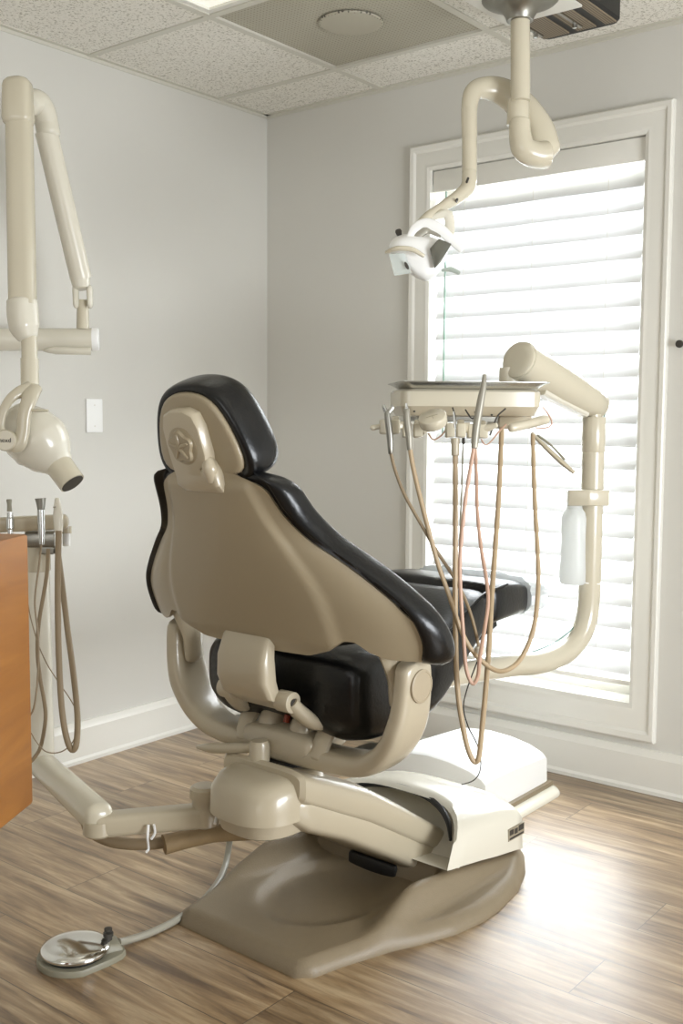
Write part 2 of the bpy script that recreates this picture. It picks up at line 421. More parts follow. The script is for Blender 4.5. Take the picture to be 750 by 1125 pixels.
# ------------------------------------------------------------------ ceiling fixtures
def vent(i, j):
    x0, x1, y1, y0 = GX[i]+.012, GX[i+1]-.012, GY[j]-.012, GY[j+1]+.012
    t = thing('ceiling_vent', 'grey perforated square air vent panel set in the ceiling grid', 'vent', ((x0+x1)/2, (y0+y1)/2, H))
    m = bpy.data.materials.new('perforated_grey'); m.use_nodes = True; nt = m.node_tree; N = nt.nodes; L = nt.links
    bb = N['Principled BSDF']; tc = N.new('ShaderNodeTexCoord'); v = N.new('ShaderNodeTexVoronoi'); v.inputs['Scale'].default_value = 76; v.inputs['Randomness'].default_value = 0
    cr = N.new('ShaderNodeValToRGB'); e = cr.color_ramp.elements
    e[0].position = .28; e[0].color = lin((70, 66, 56)) + (1,); e[1].position = .38; e[1].color = lin((172, 167, 150)) + (1,)
    L.new(tc.outputs['Object'], v.inputs['Vector']); L.new(v.outputs['Distance'], cr.inputs[0]); L.new(cr.outputs[0], bb.inputs['Base Color']); bb.inputs['Roughness'].default_value = .55
    b = nb(); N_ = 30
    cx, cy = (x0+x1)/2, (y0+y1)/2
    vs = {}
    for a in range(N_+1):
        for c in range(N_+1):
            x = x0+(x1-x0)*a/N_; y = y0+(y1-y0)*c/N_; r = math.hypot(x-cx, y-cy)
            dz = -.002*math.cos(min(r/.1, 1)*PI/2)
            vs[a, c] = b.verts.new((x, y, H+.004+dz))
    for a in range(N_):
        for c in range(N_): b.faces.new((vs[a, c], vs[a+1, c], vs[a+1, c+1], vs[a, c+1]))
    vt = {k: b.verts.new((v.co.x, v.co.y, v.co.z+.002)) for k, v in vs.items()}
    for a in range(N_):
        for c in range(N_): b.faces.new((vt[a, c], vt[a, c+1], vt[a+1, c+1], vt[a+1, c]))
    obj('perforated_panel', b, m, t, world=True)
    b = nb(); lathe(b, (cx, cy, H+.0005), (0, 0, -1), [(0, .10), (.004, .097), (.006, .085), (.0065, .0)], 32); obj('round_damper', b, m, t, world=True)
    b = nb(); box(b, x0, y0, H+.01, x1, y1, H+.1); obj('plenum', b, VENTM, t, world=True)
vent(1, 1)
def troffer(i, j, label):
    x0, x1, y1, y0 = GX[i]+.012, GX[i+1]-.012, GY[j]-.012, GY[j+1]+.012
    t = thing('ceiling_light', label, 'light', ((x0+x1)/2, (y0+y1)/2, H))
    b = nb(); box(b, x0, y0, H+.02, x1, y1, H+.1); obj('housing', b, TRIMW, t, world=True)
    b = nb(); box(b, x0+.02, y0+.02, H+.008, x1-.02, y1-.02, H+.014); obj('diffuser', b, DIFF, t, world=True)
    b = nb()
    box(b, x0, y0, H, x1, y0+.02, H+.018); box(b, x0, y1-.02, H, x1, y1, H+.018); box(b, x0, y0+.02, H, x0+.02, y1-.02, H+.018); box(b, x1-.02, y0+.02, H, x1, y1-.02, H+.018)
    obj('frame', b, TRIMW, t, world=True)
troffer(1, 2, 'square white ceiling light panel beside the grey vent')
for i, j, l_ in ((3, 3, 'added as fill in the middle of the room'), (1, 5, 'added as fill above the left wall behind the camera'), (4, 6, 'added as fill nearest the far corner behind the camera')):  # out-of-view glowing panels added as mild ceiling fill
    troffer(i, j, 'square white ceiling light panel ' + l_)

# black framed fixture
fx = thing('ceiling_fixture', 'black framed ceiling fixture with ribbed brown panels behind the lamp pole', 'fixture', (1.5, -.55, H))
x0, x1, y0, y1, zf = 1.30, 1.60, -.95, -.16, 2.352
X0 = DZ(606, 45, zf); X1 = DZ(683, 24, zf)
x0, x1, y1 = X0.x-.02, X1.x, (X0.y+X1.y)/2
y0 = y1-.62
b = nb()
def rr(xa, ya, xb, yb, r, n=5):
    o = []
    for cx, cy, s in ((xb-r, yb-r, 0), (xa+r, yb-r, 1), (xa+r, ya+r, 2), (xb-r, ya+r, 3)):
        for k in range(n+1):
            a = s*PI/2 + k*PI/2/n; o.append((cx+r*math.cos(a), cy+r*math.sin(a)))
    return o
ringbridge(b, [[(p[0], p[1], H-.002) for p in rr(x0, y0, x1, y1, .03)], [(p[0], p[1], zf+.008) for p in rr(x0, y0, x1, y1, .03)], [(p[0], p[1], zf) for p in rr(x0+.006, y0+.006, x1-.006, y1-.006, .026)]])
obj('housing', b, BLK, fx, world=True)
def ribmat():
    m = mat('ribbed_brown', (112, 100, 82), .5); nt = m.node_tree; N = nt.nodes; L = nt.links
    tc = N.new('ShaderNodeTexCoord'); wv = N.new('ShaderNodeTexWave'); wv.inputs['Scale'].default_value = 40; wv.bands_direction = 'X'
    cr = N.new('ShaderNodeValToRGB'); e = cr.color_ramp.elements; e[0].color = lin((82, 72, 58)) + (1,); e[1].color = lin((140, 126, 104)) + (1,)
    L.new(tc.outputs['Object'], wv.inputs['Vector']); L.new(wv.outputs['Fac'], cr.inputs[0]); L.new(cr.outputs[0], N['Principled BSDF'].inputs['Base Color'])
    return m
RIB = ribmat()
W_ = x1-x0
for a, c in ((.05, .38), (.48, .72), (.84, .97)):
    b = nb(); box(b, x0+W_*a, y0+.03, zf-.004, x0+W_*c, y1-.028, zf+.004); obj('ribbed_panel', b, RIB, fx, world=True)
for a in (.0, .5):
    for k in (0,):
        b = nb(); box(b, x0+W_*(a+.07), y0+.05, zf-.009, x0+W_*(a+.11), y1-.06, zf-.004); obj('metal_strip', b, STEEL, fx, world=True)
        b = nb(); lathe(b, (x0+W_*(a+.09), y1-.10, zf-.009), (0, 0, -1), [(0, .007), (.012, .007), (.015, .0)], 12); obj('latch_knob', b, STEEL, fx, world=True)

# ------------------------------------------------------------------ dental operating light on ceiling
px_, py_ = DZ(571, 16, 2.3).x, DZ(571, 16, 2.3).y
dl = thing('operatory_light', 'cream articulated exam lamp hanging from the ceiling before the window', 'lamp', (px_, py_, H))
b = nb()
zp = 2.346
cb = DZ(557, 26, zp); cc = DZ(636, 2, zp); lx_ = (cc-cb).x
ringbridge(b, [[Vector((cb.x, cb.y, h)), Vector((cb.x+lx_, cb.y, h)), Vector((cb.x+lx_, cb.y-.56, h)), Vector((cb.x, cb.y-.56, h))] for h in (zp-.008, zp)])
obj('mounting_plate', b, TRIMW, dl, world=True, bev=.003)
b = nb(); cyl(b, (px_-.1, py_-.12, zp), (px_-.1, py_-.12, H), .03); obj('ceiling_stem', b, TRIMW, dl, world=True)
b = nb(); lathe(b, (px_, py_, zp-.008), (0, 0, -1), [(0, .105), (.005, .10), (.012, .075), (.028, .05), (.045, .039), (.055, .036), (.057, .03)], 32); obj('ceiling_canopy', b, DSTEEL, dl, world=True)
dpole = (Vector((px_, py_, 2.2))-C0).dot(FWD)
pb = D(571, 140, dpole)
b = nb(); cyl(b, (px_, py_, H-.1), (pb.x, pb.y, D(571, 112, dpole).z), .0265, seg=28); obj('pole', b, CREAM, dl, world=True)
b = nb(); lathe(b, (px_, py_, D(571, 108, dpole).z), (0, 0, -1), [(0, .027), (.01, .030), (.04, .0305), (.068, .0305), (.07, .027)], 28); obj('pivot_collar', b, CREAM, dl, world=True)
dp = dpole
b = nb()
tube(b, [D(571, 133, dp), D(571, 147, dp), D(575, 163, dp), D(588, 170, dp+.01), D(600, 170, dp+.02)], [.028, .03, .034, .036, .037], 20, 6, roundcap=.006)
obj('elbow', b, CREAM, dl, world=True)
b = nb()
pts = [D(595, 164, dp+.05), D(590, 142, dp+.06), D(574, 118, dp+.07), D(556, 103, dp+.07), D(538, 97, dp+.06), D(521, 100, dp+.04), D(515.5, 118, dp+.03), D(515.5, 150, dp+.02)]
tube(b, pts, [.052, .046, .042, .038, .033, .026, .0225, .0215], 20, 7, aspect=(1, .8), up=FWD, roundcap=.03)
obj('balance_arm', b, CREAM, dl, world=True)
b = nb(); tube(b, [D(515.5, 120, dp+.03), D(515.5, 195, dp+.01)], .0205, 20, 1); obj('drop_tube', b, CREAM, dl, world=True)
b = nb(); tube(b, [D(515.5, 190, dp+.01), D(514, 205, dp), D(503, 216, dp-.02), D(485, 228, dp-.05), D(466, 242, dp-.08), D(451, 262, dp-.1)], [.0205, .021, .018, .014, .014, .012], 16, 6, roundcap=.008); obj('head_arm', b, CREAM, dl, world=True)
for q in ((514, 196), (502, 219), (450, 260)):
    b = nb(); p = D(q[0], q[1], dp-.06); cyl(b, p-FWD*.0, p+FWD*.03, .0035, seg=10); obj('screw', b, INKM, dl, world=True)
# lamp head: reflector bowl seen from behind/side, white face shield, handles
hc = D(466, 283, dp-.1)
fd = (Vector((.35, .1, -.9))).normalized()
b = nb()
def headpt(x, y, dd=0): return D(x, y, dp-.1+dd)
ou = [(424, 272), (432, 259), (447, 256), (466, 258), (482, 262), (494, 272), (489, 290), (478, 306), (468, 311), (455, 305), (444, 296), (433, 284)]
inner = [headpt(x, y, -.055) for x, y in [(463+(x-463)*.72, 281+(y-281)*.72) for x, y in ou]]
mid = [headpt(x, y, -.03) for x, y in ou]; bk = [headpt(x, y, .05) for x, y in ou]
bk2 = [headpt(463+(x-463)*.7, 281+(y-281)*.7, .085) for x, y in ou]
ringbridge(b, [inner, mid, bk, bk2]); obj('lamp_housing', b, PLATEW, dl, world=True, sub=2)
b = nb(); ringbridge(b, [[headpt(x, y, -.066) for x, y in [(472, 273), (482, 262), (496, 268), (484, 288), (477, 295)]], [headpt(x, y, -.05) for x, y in [(472, 273), (482, 262), (496, 268), (484, 288), (477, 295)]]])
obj('reflector', b, mat('reflector_grey', (112, 112, 104), .25, metal=.6), dl, world=True, bev=.002)
for nm, pl, r_, m_ in (('yoke_arm', [(449, 262), (456, 251), (468, 246), (483, 252), (495, 263), (507, 274)], .0105, PLATEW), ('inner_bracket', [(452, 266), (462, 256), (470, 252), (484, 258)], .008, GREYM)):
    b = nb(); tube(b, [headpt(x, y, -.03) for x, y in pl], [r_*.8, r_*1.3, r_*1.6, r_*1.3, r_], 10, 6, aspect=(1, .5), up=FWD, roundcap=.004); obj(nm, b, m_, dl, world=True)
b = nb(); tube(b, [headpt(424, 277, -.07), headpt(436, 273, -.09), headpt(452, 274, -.09), headpt(465, 281, -.08)], [.004, .0065, .0065, .005], 10, 6, roundcap=.003); obj('handle', b, CREAM, dl, world=True)
b = nb(); tube(b, [headpt(486, 297, -.0), headpt(495, 296, 0), headpt(504, 300, 0)], [.004, .007, .005], 10, 6, roundcap=.003); obj('handle', b, mat('handle_grey_green', (168, 178, 168), .3), dl, world=True)
b = nb()
sq = [(427, 279), (445, 278), (452, 300), (433, 303)]
ringbridge(b, [[headpt(x, y, -.062) for x, y in sq], [headpt(x, y, -.06) for x, y in sq]]); obj('side_shield', b, SHIELD, dl, world=True)
b = nb(); c_ = headpt(446.5, 292, -.068); up_ = UPV*.008 - RGT*.003
ringbridge(b, [[c_ + (UPV*math.cos(a)*.010 - RGT*math.cos(a)*.004) + RGT*math.sin(a)*.0045 - FWD*h for a in [k*PI/6 for k in range(12)]] for h in (0, .002)]); obj('round_badge', b, INKM, dl, world=True)
b = nb(); p = headpt(438, 256, -.0); lathe(b, p, (-.3, 0, .9), [(-.01, .006), (.004, .009), (.009, .007), (.011, .0)], 14); obj('tilt_knob', b, INKM, dl, world=True)
b = nb(); tube(b, [headpt(473, 240, .02), headpt(492, 236, .02), headpt(494, 262, .02)], [.006, .014, .012], 10, 5, aspect=(1, .3), up=FWD, roundcap=.003); obj('hanger', b, OFFW, dl, world=True)

# ------------------------------------------------------------------ wall switch plate
sp = thing('switch_plate', 'blank white rectangular cover plate on the left wall', 'wall plate', (0, -.888, 1.206))
b = nb(); box(b, 0, -.923, 1.148, .006, -.853, 1.264); obj('plate', b, PLATEW, sp, world=True, bev=.003)
for z in (1.17, 1.242):
    b = nb(); lathe(b, (.006, -.888, z), (1, 0, 0), [(-.001, .003), (.0012, .003), (.0016, .0)], 10); obj('screw', b, TRIMW, sp, world=True)
b = nb()
hk = thing('wall_hook', 'small dark knob on the wall right of the window', 'knob', (1.735, 0, 1.425))
hp = D(749, 360, 3.25)
b = nb(); lathe(b, (1.729, 0, 1.435), (0, -1, 0), [(0, .004), (.012, .004), (.014, .012), (.02, .012), (.022, 0)], 14); obj('knob_head', b, INKM, hk, world=True)

# ------------------------------------------------------------------ x-ray unit
xr = thing('wall_xray_unit', 'cream wall-mounted dental x-ray with folded arm at left', 'x-ray unit', (0, -1.38, 1.43))
p0, p1 = D(-44, 373, 3.22), D(102, 373, 3.28)
b = nb(); box(b, 0, p0.y-.1, p0.z-.16, .04, p0.y+.1, p0.z+.16); obj('wall_plate', b, CREAM, xr, world=True, bev=.012)
b = nb(); p0a = Vector((.03, p0.y-.0, p0.z)); tube(b, [p0a, p0, p1], .0345, 24, 1); obj('horizontal_arm', b, OFFW, xr, world=True)
b = nb(); t_ = (p1-p0).normalized(); lathe(b, p1, t_, [(-.002, .0355), (.012, .0355), (.018, .033), (.02, 0)], 24); obj('end_cap', b, PLATEW, xr, world=True)
b = nb(); tube(b, [D(47, 385, 3.25), D(60, 385, 3.24), D(100, 386, 3.26)], [.002, .012, .012], 10, 2); obj('underside_rib', b, OFFW, xr, world=True)
js = D(91, 352, 3.27)
b = nb(); cyl(b, D(91, 362, 3.27), D(91, 330, 3.27), .0195, .0175); obj('swivel_stub', b, CREAM, xr, world=True)
b = nb()
for dx in (-7, 8.5):
    tube(b, [D(90+dx, 318, 3.25), D(90.5+dx, 334, 3.25)], [.014, .0125], 14, 1, aspect=(.7, 1.2), up=FWD, roundcap=.014)
obj('fork', b, OFFW, xr, world=True)
b = nb(); tube(b, [D(51, 145, 3.13), D(89, 306, 3.25)], [.0335, .033], 28, 1); obj('lower_arm_tube', b, OFFW, xr, world=True)
b = nb(); tube(b, [D(87.5, 302, 3.25), D(90, 317, 3.25)], [.032, .026], 24, 1, roundcap=.004); obj('arm_collar', b, GREYM if False else OFFW, xr, world=True)
b = nb(); tube(b, [D(30, 114, 3.06), D(40, 112, 3.09), D(47, 120, 3.11), D(51, 134, 3.13), D(53.5, 147, 3.13)], [.036, .036, .035, .0345, .0345], 24, 5, roundcap=.02); obj('shoulder_elbow', b, OFFW, xr, world=True)
b = nb(); tube(b, [D(19.5, 96, 3.0), D(20, 131, 3.0)], [.0415, .0435], 32, 1, power=3, aspect=(1, .9), up=FWD, roundcap=.03); obj('elbow_cover', b, CREAM, xr, world=True)
b = nb(); tube(b, [D(21, 128, 3.0), D(25, 335, 3.0)], [.0365, .0375], 32, 1, power=3.2, aspect=(1, .9), up=FWD); obj('upper_arm_tube', b, CREAM, xr, world=True)
b = nb(); tube(b, [D(24.5, 331, 3.0), D(25, 346, 3.0), D(27, 360, 3.0), D(30, 370, 3.0)], [.040, .0405, .039, .028], 28, 4, power=2.6, roundcap=.012); obj('elbow_cover', b, OFFW, xr, world=True)
b = nb(); tube(b, [D(32, 370, 3.0), D(32.5, 396, 3.0)], .022, 20, 1); tube(b, [D(32.5, 394, 3.0), D(33, 428, 3.0)], .025, 20, 1); obj('head_stem', b, CREAM, xr, world=True)
hd = 2.96
b = nb()
tube(b, [D(16, 462, hd), D(30, 474, hd), D(45, 487, hd), D(56, 500, hd), D(64, 509, hd)], [.062, .082, .086, .068, .044], 32, 6, roundcap=.03); obj('tube_head', b, OFFW, xr, world=True, sub=1)
b = nb(); tube(b, [D(56, 499, hd), D(79.5, 531, hd-.02)], [.039, .037], 32, 1); o = obj('aiming_cone', b, CREAM, xr, world=True)
b = nb(); p = D(79.8, 531.5, hd-.02); t_ = (D(79.5, 531, hd-.02)-D(56, 499, hd)).normalized(); lathe(b, p, t_, [(-.004, .033), (.0006, .033), (.0008, .0)], 32); obj('cone_opening', b, INKM, xr, world=True)
b = nb(); tube(b, [D(36, 428, hd-.06), D(33, 437, hd-.09), D(27, 455, hd-.1), D(25, 475, hd-.1), D(20, 489, hd-.1), D(8, 486, hd-.1)], [.026, .022, .019, .018, .02, .022], 16, 6, aspect=(1, .7), up=FWD, roundcap=.01)
tube(b, [D(34, 428, hd-.06), D(16, 434, hd-.09), D(4, 450, hd-.1), D(0, 470, hd-.1), D(4, 484, hd-.1)], [.024, .014, .012, .013, .02], 16, 6, aspect=(1, .7), up=FWD)
obj('yoke_bracket', b, CREAM, xr, world=True)
b = nb(); dc = D(6.5, 484, hd-.115); lathe(b, dc, -FWD, [(-.02, .0285), (.004, .0285), (.008, .026), (.0085, 0)], 32); dial = obj('dial', b, CREAM, xr, world=True)
text_mesh('dial_marking', 'nexd', .017, INKM, dial, dc - FWD*.0088 - Vector(xr.location), basis(RGT, UPV))
b = nb(); tube(b, [D(30, 450, hd-.09), D(40, 451, hd-.1), D(52, 451, hd-.1)], [.006, .008, .006], 12, 5, aspect=(1.4, .6), roundcap=.004); obj('indicator_lever', b, CREAM, xr, world=True)

# ------------------------------------------------------------------ utility box on the floor
ub = thing('utility_box', 'white domed floor utility box between the chair and the window wall', 'utility box', (1.2, -.4, 0))
def boxsec(y, sx=1.0, dz=0):
    cx = 1.215
    top = [(1.41, .128), (1.395, .142), (1.35, .16), (1.28, .173), (1.2, .178), (1.1, .168), (1.04, .142), (1.02, .118), (1.012, .1)]
    P = [(1.412, .034)] + top + [(1.005, .034)]
    return [Vector((cx+(x-cx)*sx, y, zz if zz < .04 else zz+dz)) for x, zz in P]
b = nb(); ringbridge(b, [boxsec(-.590, .995, -.006), boxsec(-.582), boxsec(-.5, 1, .003), boxsec(-.4, 1, .0), boxsec(-.3, 1, -.006), boxsec(-.215, 1, -.012), boxsec(-.205, .99, -.02)])
obj('cover', b, PLATEW, ub, world=True, smooth=40)
b = nb(); prism(b, [(.99, -.615), (1.425, -.61), (1.425, -.19), (.99, -.19)], .018, .036); obj('band', b, DARKTAN, ub, world=True, bev=.003)
b = nb()
fl = rr(.965, -.64, 1.462, -.168, .06, 6)
ringbridge(b, [[(x, y, 0) for x, y in fl], [(x, y, .006) for x, y in fl], [(1.2+(x-1.2)*.985, -.4+(y+.4)*.985, .014) for x, y in fl], [(1.2+(x-1.2)*.93, -.4+(y+.4)*.95, .021) for x, y in fl]])
obj('floor_flange', b, OFFW, ub, world=True, smooth=50)

# ================================================================== DENTAL CHAIR (local: x right, y forward, z up)
ch = thing('dental_chair', 'black upholstered dental chair with greige shell facing the window', 'dental chair', (1.365, -1.2, 0), -math.radians(2))
chM = Matrix.Translation((1.365, -1.2, 0)) @ Matrix.Rotation(-math.radians(2), 4, 'Z')
# --- base plate: height field over its outline
half = [(-.385, .185), (-.36, .215), (-.28, .233), (-.158, .272), (-.097, .30), (.003, .337), (.1, .350), (.178, .347), (.3, .325), (.40, .285), (.48, .235), (.545, .14), (.57, .02)]
def hw(y): return interp(half, y)
b = nb(); NY, NX = 64, 72
ys = [-.39 + (.96)*(i/NY) for i in range(NY+1)]
V = {}
for i, y in enumerate(ys):
    wv_ = hw(y) if y < .57 else .02
    for j in range(NX+1):
        s = -1 + 2*j/NX; s_ = math.copysign(abs(s)**.85, s); x = s_*wv_
        d_edge = min((1-abs(s_))*wv_, (y+.39)*1.0, (.572-y)*.8)
        z = .030 * min(1, max(0, d_edge)/.03)**.5 + .004
        # dished floor between the rails
        if y < .2: 
            dd = min(1, max(0, (.8 - (x/.19)**2 - ((y+.07)/.24)**2)*2.5)); z -= .014*dd*dd*(3-2*dd)
        # rails sweeping up on either side of the cover
        if y > -.24:
            k = min(1, (y+.24)/.24); k = k*k*(3-2*k)
            rr_ = abs(x)
            outer = 1/(1+math.exp((rr_-.255)/.008)); inner = 1/(1+math.exp(-(rr_-(.215-.02*k))/.010))
            wall = outer*inner if y < .12 else outer
            hgt = .066 if y < .02 else .066 - .064*(y-.02)/.43
            z += wall*k*max(0, hgt)*(1 if y < .45 else max(0, 1-(y-.45)/.02))
        V[i, j] = b.verts.new((x, y, z))
for i in range(NY):
    for j in range(NX): b.faces.new((V[i, j], V[i, j+1], V[i+1, j+1], V[i+1, j]))
rim = [V[0, j] for j in range(NX+1)] + [V[i, NX] for i in range(1, NY+1)] + [V[NY, j] for j in range(NX-1, -1, -1)] + [V[i, 0] for i in range(NY-1, 0, -1)]
low = [b.verts.new((v.co.x, v.co.y, 0.0)) for v in rim]
for k in range(len(rim)):
    q = (k+1) % len(rim); b.faces.new((rim[k], low[k], low[q], rim[q]))
b.faces.new(low)
obj('base_plate', b, DARKTAN, ch, smooth=60)
# --- base cover: crowned box with a scooped mouth facing the rear
b = nb()
def coversec(ys, yt, h, lo, ww=.243, drop=.036):
    P = []
    for k in range(25):
        s = 1 - 2*k/24; a = abs(s); x = math.copysign(a**.8, s)*ww
        P.append(Vector((x, ys + (yt-ys)*(1-a**3), h - drop*a**3 - .010*(a > .999))))
    return [Vector((ww+.004, ys-.03 if yt > ys+.03 else ys, lo))] + P + [Vector((-ww-.004, ys-.03 if yt > ys+.03 else ys, lo))]
secs = [(.20, .33, .168, .075, .225, .03), (.165, .275, .192, .09, .234, .034), (.125, .245, .200, .098, .240, .036), (.135, .258, .209, .097, .2435, .036), (.19, .29, .208, .090, .2435), (.27, .335, .202, .078, .2435), (.35, .385, .193, .064, .243), (.42, .435, .181, .05, .242), (.455, .462, .172, .042, .239), (.464, .47, .155, .04, .232)]
ringbridge(b, [coversec(*s) for s in secs]); obj('base_cover', b, OFFW, ch, smooth=42)
b = nb(); tube(b, [(-.19, .20, .172), (-.12, .245, .192), (-.04, .262, .200), (.05, .26, .198), (.12, .235, .19), (.18, .19, .176), (.215, .15, .15)], [.004, .008, .009, .009, .009, .008, .004], 8, 6); obj('cover_gasket', b, BLK, ch)
# maker's plate on the cover side
b = nb(); box(b, .2435, .375, .085, .2465, .455, .118); nm = obj('name_plate', b, PALE, ch)
for k, (ya, yb_, za, zb_) in enumerate(((.38, .40, .1, .114), (.405, .42, .098, .112), (.425, .45, .1, .116), (.38, .45, .088, .093))):
    b = nb(); box(b, .2464, ya, za, .2474, yb_, zb_); obj('plate_marking', b, INKM, nm)
# --- lift arm
def armsec(y, zc, hx, hz, p=5): return sring(0, zc, hx, hz, y, 32, p)
b = nb(); ringbridge(b, [armsec(-.335, .335, .085, .016), armsec(-.315, .328, .108, .030), armsec(-.27, .308, .128, .044), armsec(-.15, .255, .133, .046), armsec(.0, .172, .136, .048), armsec(.14, .088, .137, .046), armsec(.2, .075, .136, .040), armsec(.24, .08, .12, .03)])
obj('lift_arm', b, TAN, ch, smooth=30)
b = nb(); ringbridge(b, [armsec(-.305, .380, .122, .030, 5), armsec(-.295, .377, .132, .040, 4.5), armsec(-.15, .311, .139, .049, 4.2), armsec(-.07, .276, .141, .050, 4.2), armsec(.0, .236, .142, .050, 4.2), armsec(.08, .19, .142, .047, 4.2), armsec(.16, .143, .142, .043, 4.2), armsec(.24, .098, .142, .038, 4.5), armsec(.30, .075, .13, .025, 4.5)])
obj('lift_arm_cover', b, TAN, ch, smooth=30)
b = nb(); box(b, -.08, .10, .02, .08, .2, .06); obj('lift_mechanism', b, BLK, ch, bev=.01)
# --- lift head
b = nb()
def hs(z, hx, y0, y1, p=3.2):
    cy, hy = (y0+y1)/2, (y1-y0)/2; o = []
    for k in range(36):
        a = 2*PI*k/36; c, s = math.cos(a), math.sin(a)
        o.append(Vector((math.copysign(abs(c)**(2/p), c)*hx, cy+math.copysign(abs(s)**(2/p), s)*hy, z)))
    return o
ringbridge(b, [hs(.262, .088, -.375, -.18, 2.7), hs(.268, .096, -.385, -.17, 2.7), hs(.312, .104, -.395, -.16, 2.7)])
obj('lift_head', b, TAN, ch, smooth=38)
b = nb(); ringbridge(b, [hs(.304, .116, -.408, -.15, 2.7), hs(.360, .116, -.404, -.15, 2.7), hs(.385, .106, -.385, -.16, 2.6), hs(.396, .09, -.35, -.175, 3), hs(.399, .07, -.32, -.185, 3)])
obj('lift_head_cap', b, TAN, ch, smooth=38)
b = nb(); ringbridge(b, [hs(.39, .065, -.27, -.16, 2), hs(.408, .065, -.27, -.16, 2)]); obj('swivel_ring', b, BLK, ch)
# --- yoke
def yoke_pts(): return [(-.362, .695), (-.362, .64), (-.353, .57), (-.328, .51), (-.285, .465), (-.22, .438), (-.08, .43), (.08, .43), (.22, .438), (.285, .465), (.328, .51), (.353, .57), (.362, .64), (.362, .695)]
b = nb()
yp = [Vector((x, -.215, z)) for x, z in yoke_pts()]
P = catmull(yp, 5); n_ = len(P)
rings = []
for i, p in enumerate(P):
    T_ = (P[min(i+1, n_-1)]-P[max(i-1, 0)]).normalized(); N_ = Vector((T_.z, 0, -T_.x)).normalized()
    t = abs(i/(n_-1)*2-1)
    hn = .021 + .006*(1-t)     # in-plane half thickness
    hy = .045 + .012*max(0, 1-abs(t-.62)/.38)
    if t > .93: k = math.sqrt(max(0, 1-((t-.93)/.07)**2)); hy *= .25+.75*k
    rg = []
    for k in range(20):
        a = 2*PI*k/20; c, s = math.cos(a), math.sin(a)
        c = math.copysign(abs(c)**.55, c); s = math.copysign(abs(s)**.55, s)
        rg.append(p + N_*hn*c + Vector((0, 1, 0))*hy*s)
    rings.append(rg)
ringbridge(b, rings); yk = obj('yoke', b, TAN, ch, smooth=50)
for sx in (-1, 1):
    b = nb(); lathe(b, (sx*.378, -.215, .64), (sx, 0, 0), [(0, .036), (.009, .036), (.0105, .033), (.0105, .031), (.0095, .0305), (.011, .0)], 32); md = obj('medallion', b, MEDAL, yk)
    b = nb()
    for k in range(8):
        a = k*PI/4; c_ = Vector((sx*.389, -.215+.018*math.cos(a), .64+.018*math.sin(a))); box(b, c_.x-.0006, c_.y-.0018, c_.z-.0018, c_.x+.0012, c_.y+.0018, c_.z+.0018)
    for a in (PI/4, -PI/4):
        box(b, sx*.3885-.0006, -.010, -.0012, sx*.3885+.0012, .010, .0012, None)
        for v in b.verts[-8:]: pass
    b.verts.ensure_lookup_table()
    obj('medallion_relief', b, MEDAL, md) if False else b.free()
# hinge ears joining shell and yoke
for sx in (-1, 1):
    b = nb(); tube(b, [(sx*.325, -.215, .60), (sx*.325, -.222, .66), (sx*.322, -.25, .73)], [.026, .028, .034], 16, 5, aspect=(.55, 1.1), up=(0, 1, 0), roundcap=.018); obj('hinge_ear', b, TAN, ch)
# yoke cross body with hydraulic humps and lever
b = nb(); ringbridge(b, [sring(0, .45, .10, .022, -.262, 28, 3), sring(0, .455, .11, .03, -.25, 28, 3), sring(0, .455, .11, .03, -.14, 28, 3), sring(0, .45, .10, .022, -.12, 28, 3)]); obj('swivel_body', b, TAN, ch, smooth=50)
for x in (-.05, .05):
    b = nb(); tube(b, [(x, -.22, .44), (x, -.215, .49), (x, -.16, .515), (x, -.08, .49)], [.03, .03, .028, .025], 16, 5, roundcap=.01); obj('cylinder_hump', b, TAN, ch)
for x in (-.115, .125):
    b = nb(); tube(b, [(x, -.25, .44), (x*1.02, -.22, .49), (x*1.05, -.15, .53), (x*1.05, -.05, .54)], [.02, .022, .02, .018], 12, 5, aspect=(.6, 1.2), up=(1, 0, 0), roundcap=.01); obj('seat_bracket', b, TAN, ch)
b = nb(); tube(b, [(.0, -.22, .49), (.003, -.2, .55), (.0, -.15, .6)], .008, 10, 4); obj('hydraulic_hose', b, RED, ch)
b = nb()
for x in (-.2, .2): box(b, x-.04, -.2, .443, x+.04, -.1, .449)
box(b, -.16, -.1, .47, .16, .1, .5); obj('mechanism_plate', b, DSTEEL, ch)
b = nb(); tube(b, [(-.22, -.295, .403), (-.17, -.30, .412), (-.1, -.295, .425), (-.04, -.285, .437)], [.006, .0125, .012, .0125], 14, 5, roundcap=.01); lv = obj('brake_lever', b, TAN, ch)
b = nb(); lathe(b, (-.028, -.28, .405), (0, 0, 1), [(0, .024), (.04, .024), (.05, .02), (.053, .0)], 24); obj('lever_pivot', b, TAN, lv)
# --- seat cushion
def seatsec(y, z0, z1, hx, p=4.5, sag=0):
    r = sring(0, (z0+z1)/2, hx, (z1-z0)/2, y, 40, p)
    for v in r:
        if v.z < (z0+z1)/2: v.z += sag*max(0, 1-(v.x/(hx*.55))**2)
        else: v.z -= .012*max(0, 1-(v.x/hx)**2)
    return r
b = nb()
S_ = [(-.262, .535, .66, .215, 3, .03), (-.25, .50, .685, .238, 3.6, .035), (-.215, .468, .700, .25, 4.5, .035), (-.12, .462, .700, .252, 5, .03), (.0, .468, .69, .25, 5, .02), (.08, .495, .695, .243, 5, .01), (.15, .54, .715, .232, 5, 0), (.22, .585, .742, .222, 5, 0), (.29, .63, .765, .215, 5, 0), (.34, .655, .772, .21, 5, 0)]
ringbridge(b, [seatsec(*s) for s in S_]); obj('seat_cushion', b, BLACK, ch, sub=1)
b = nb()
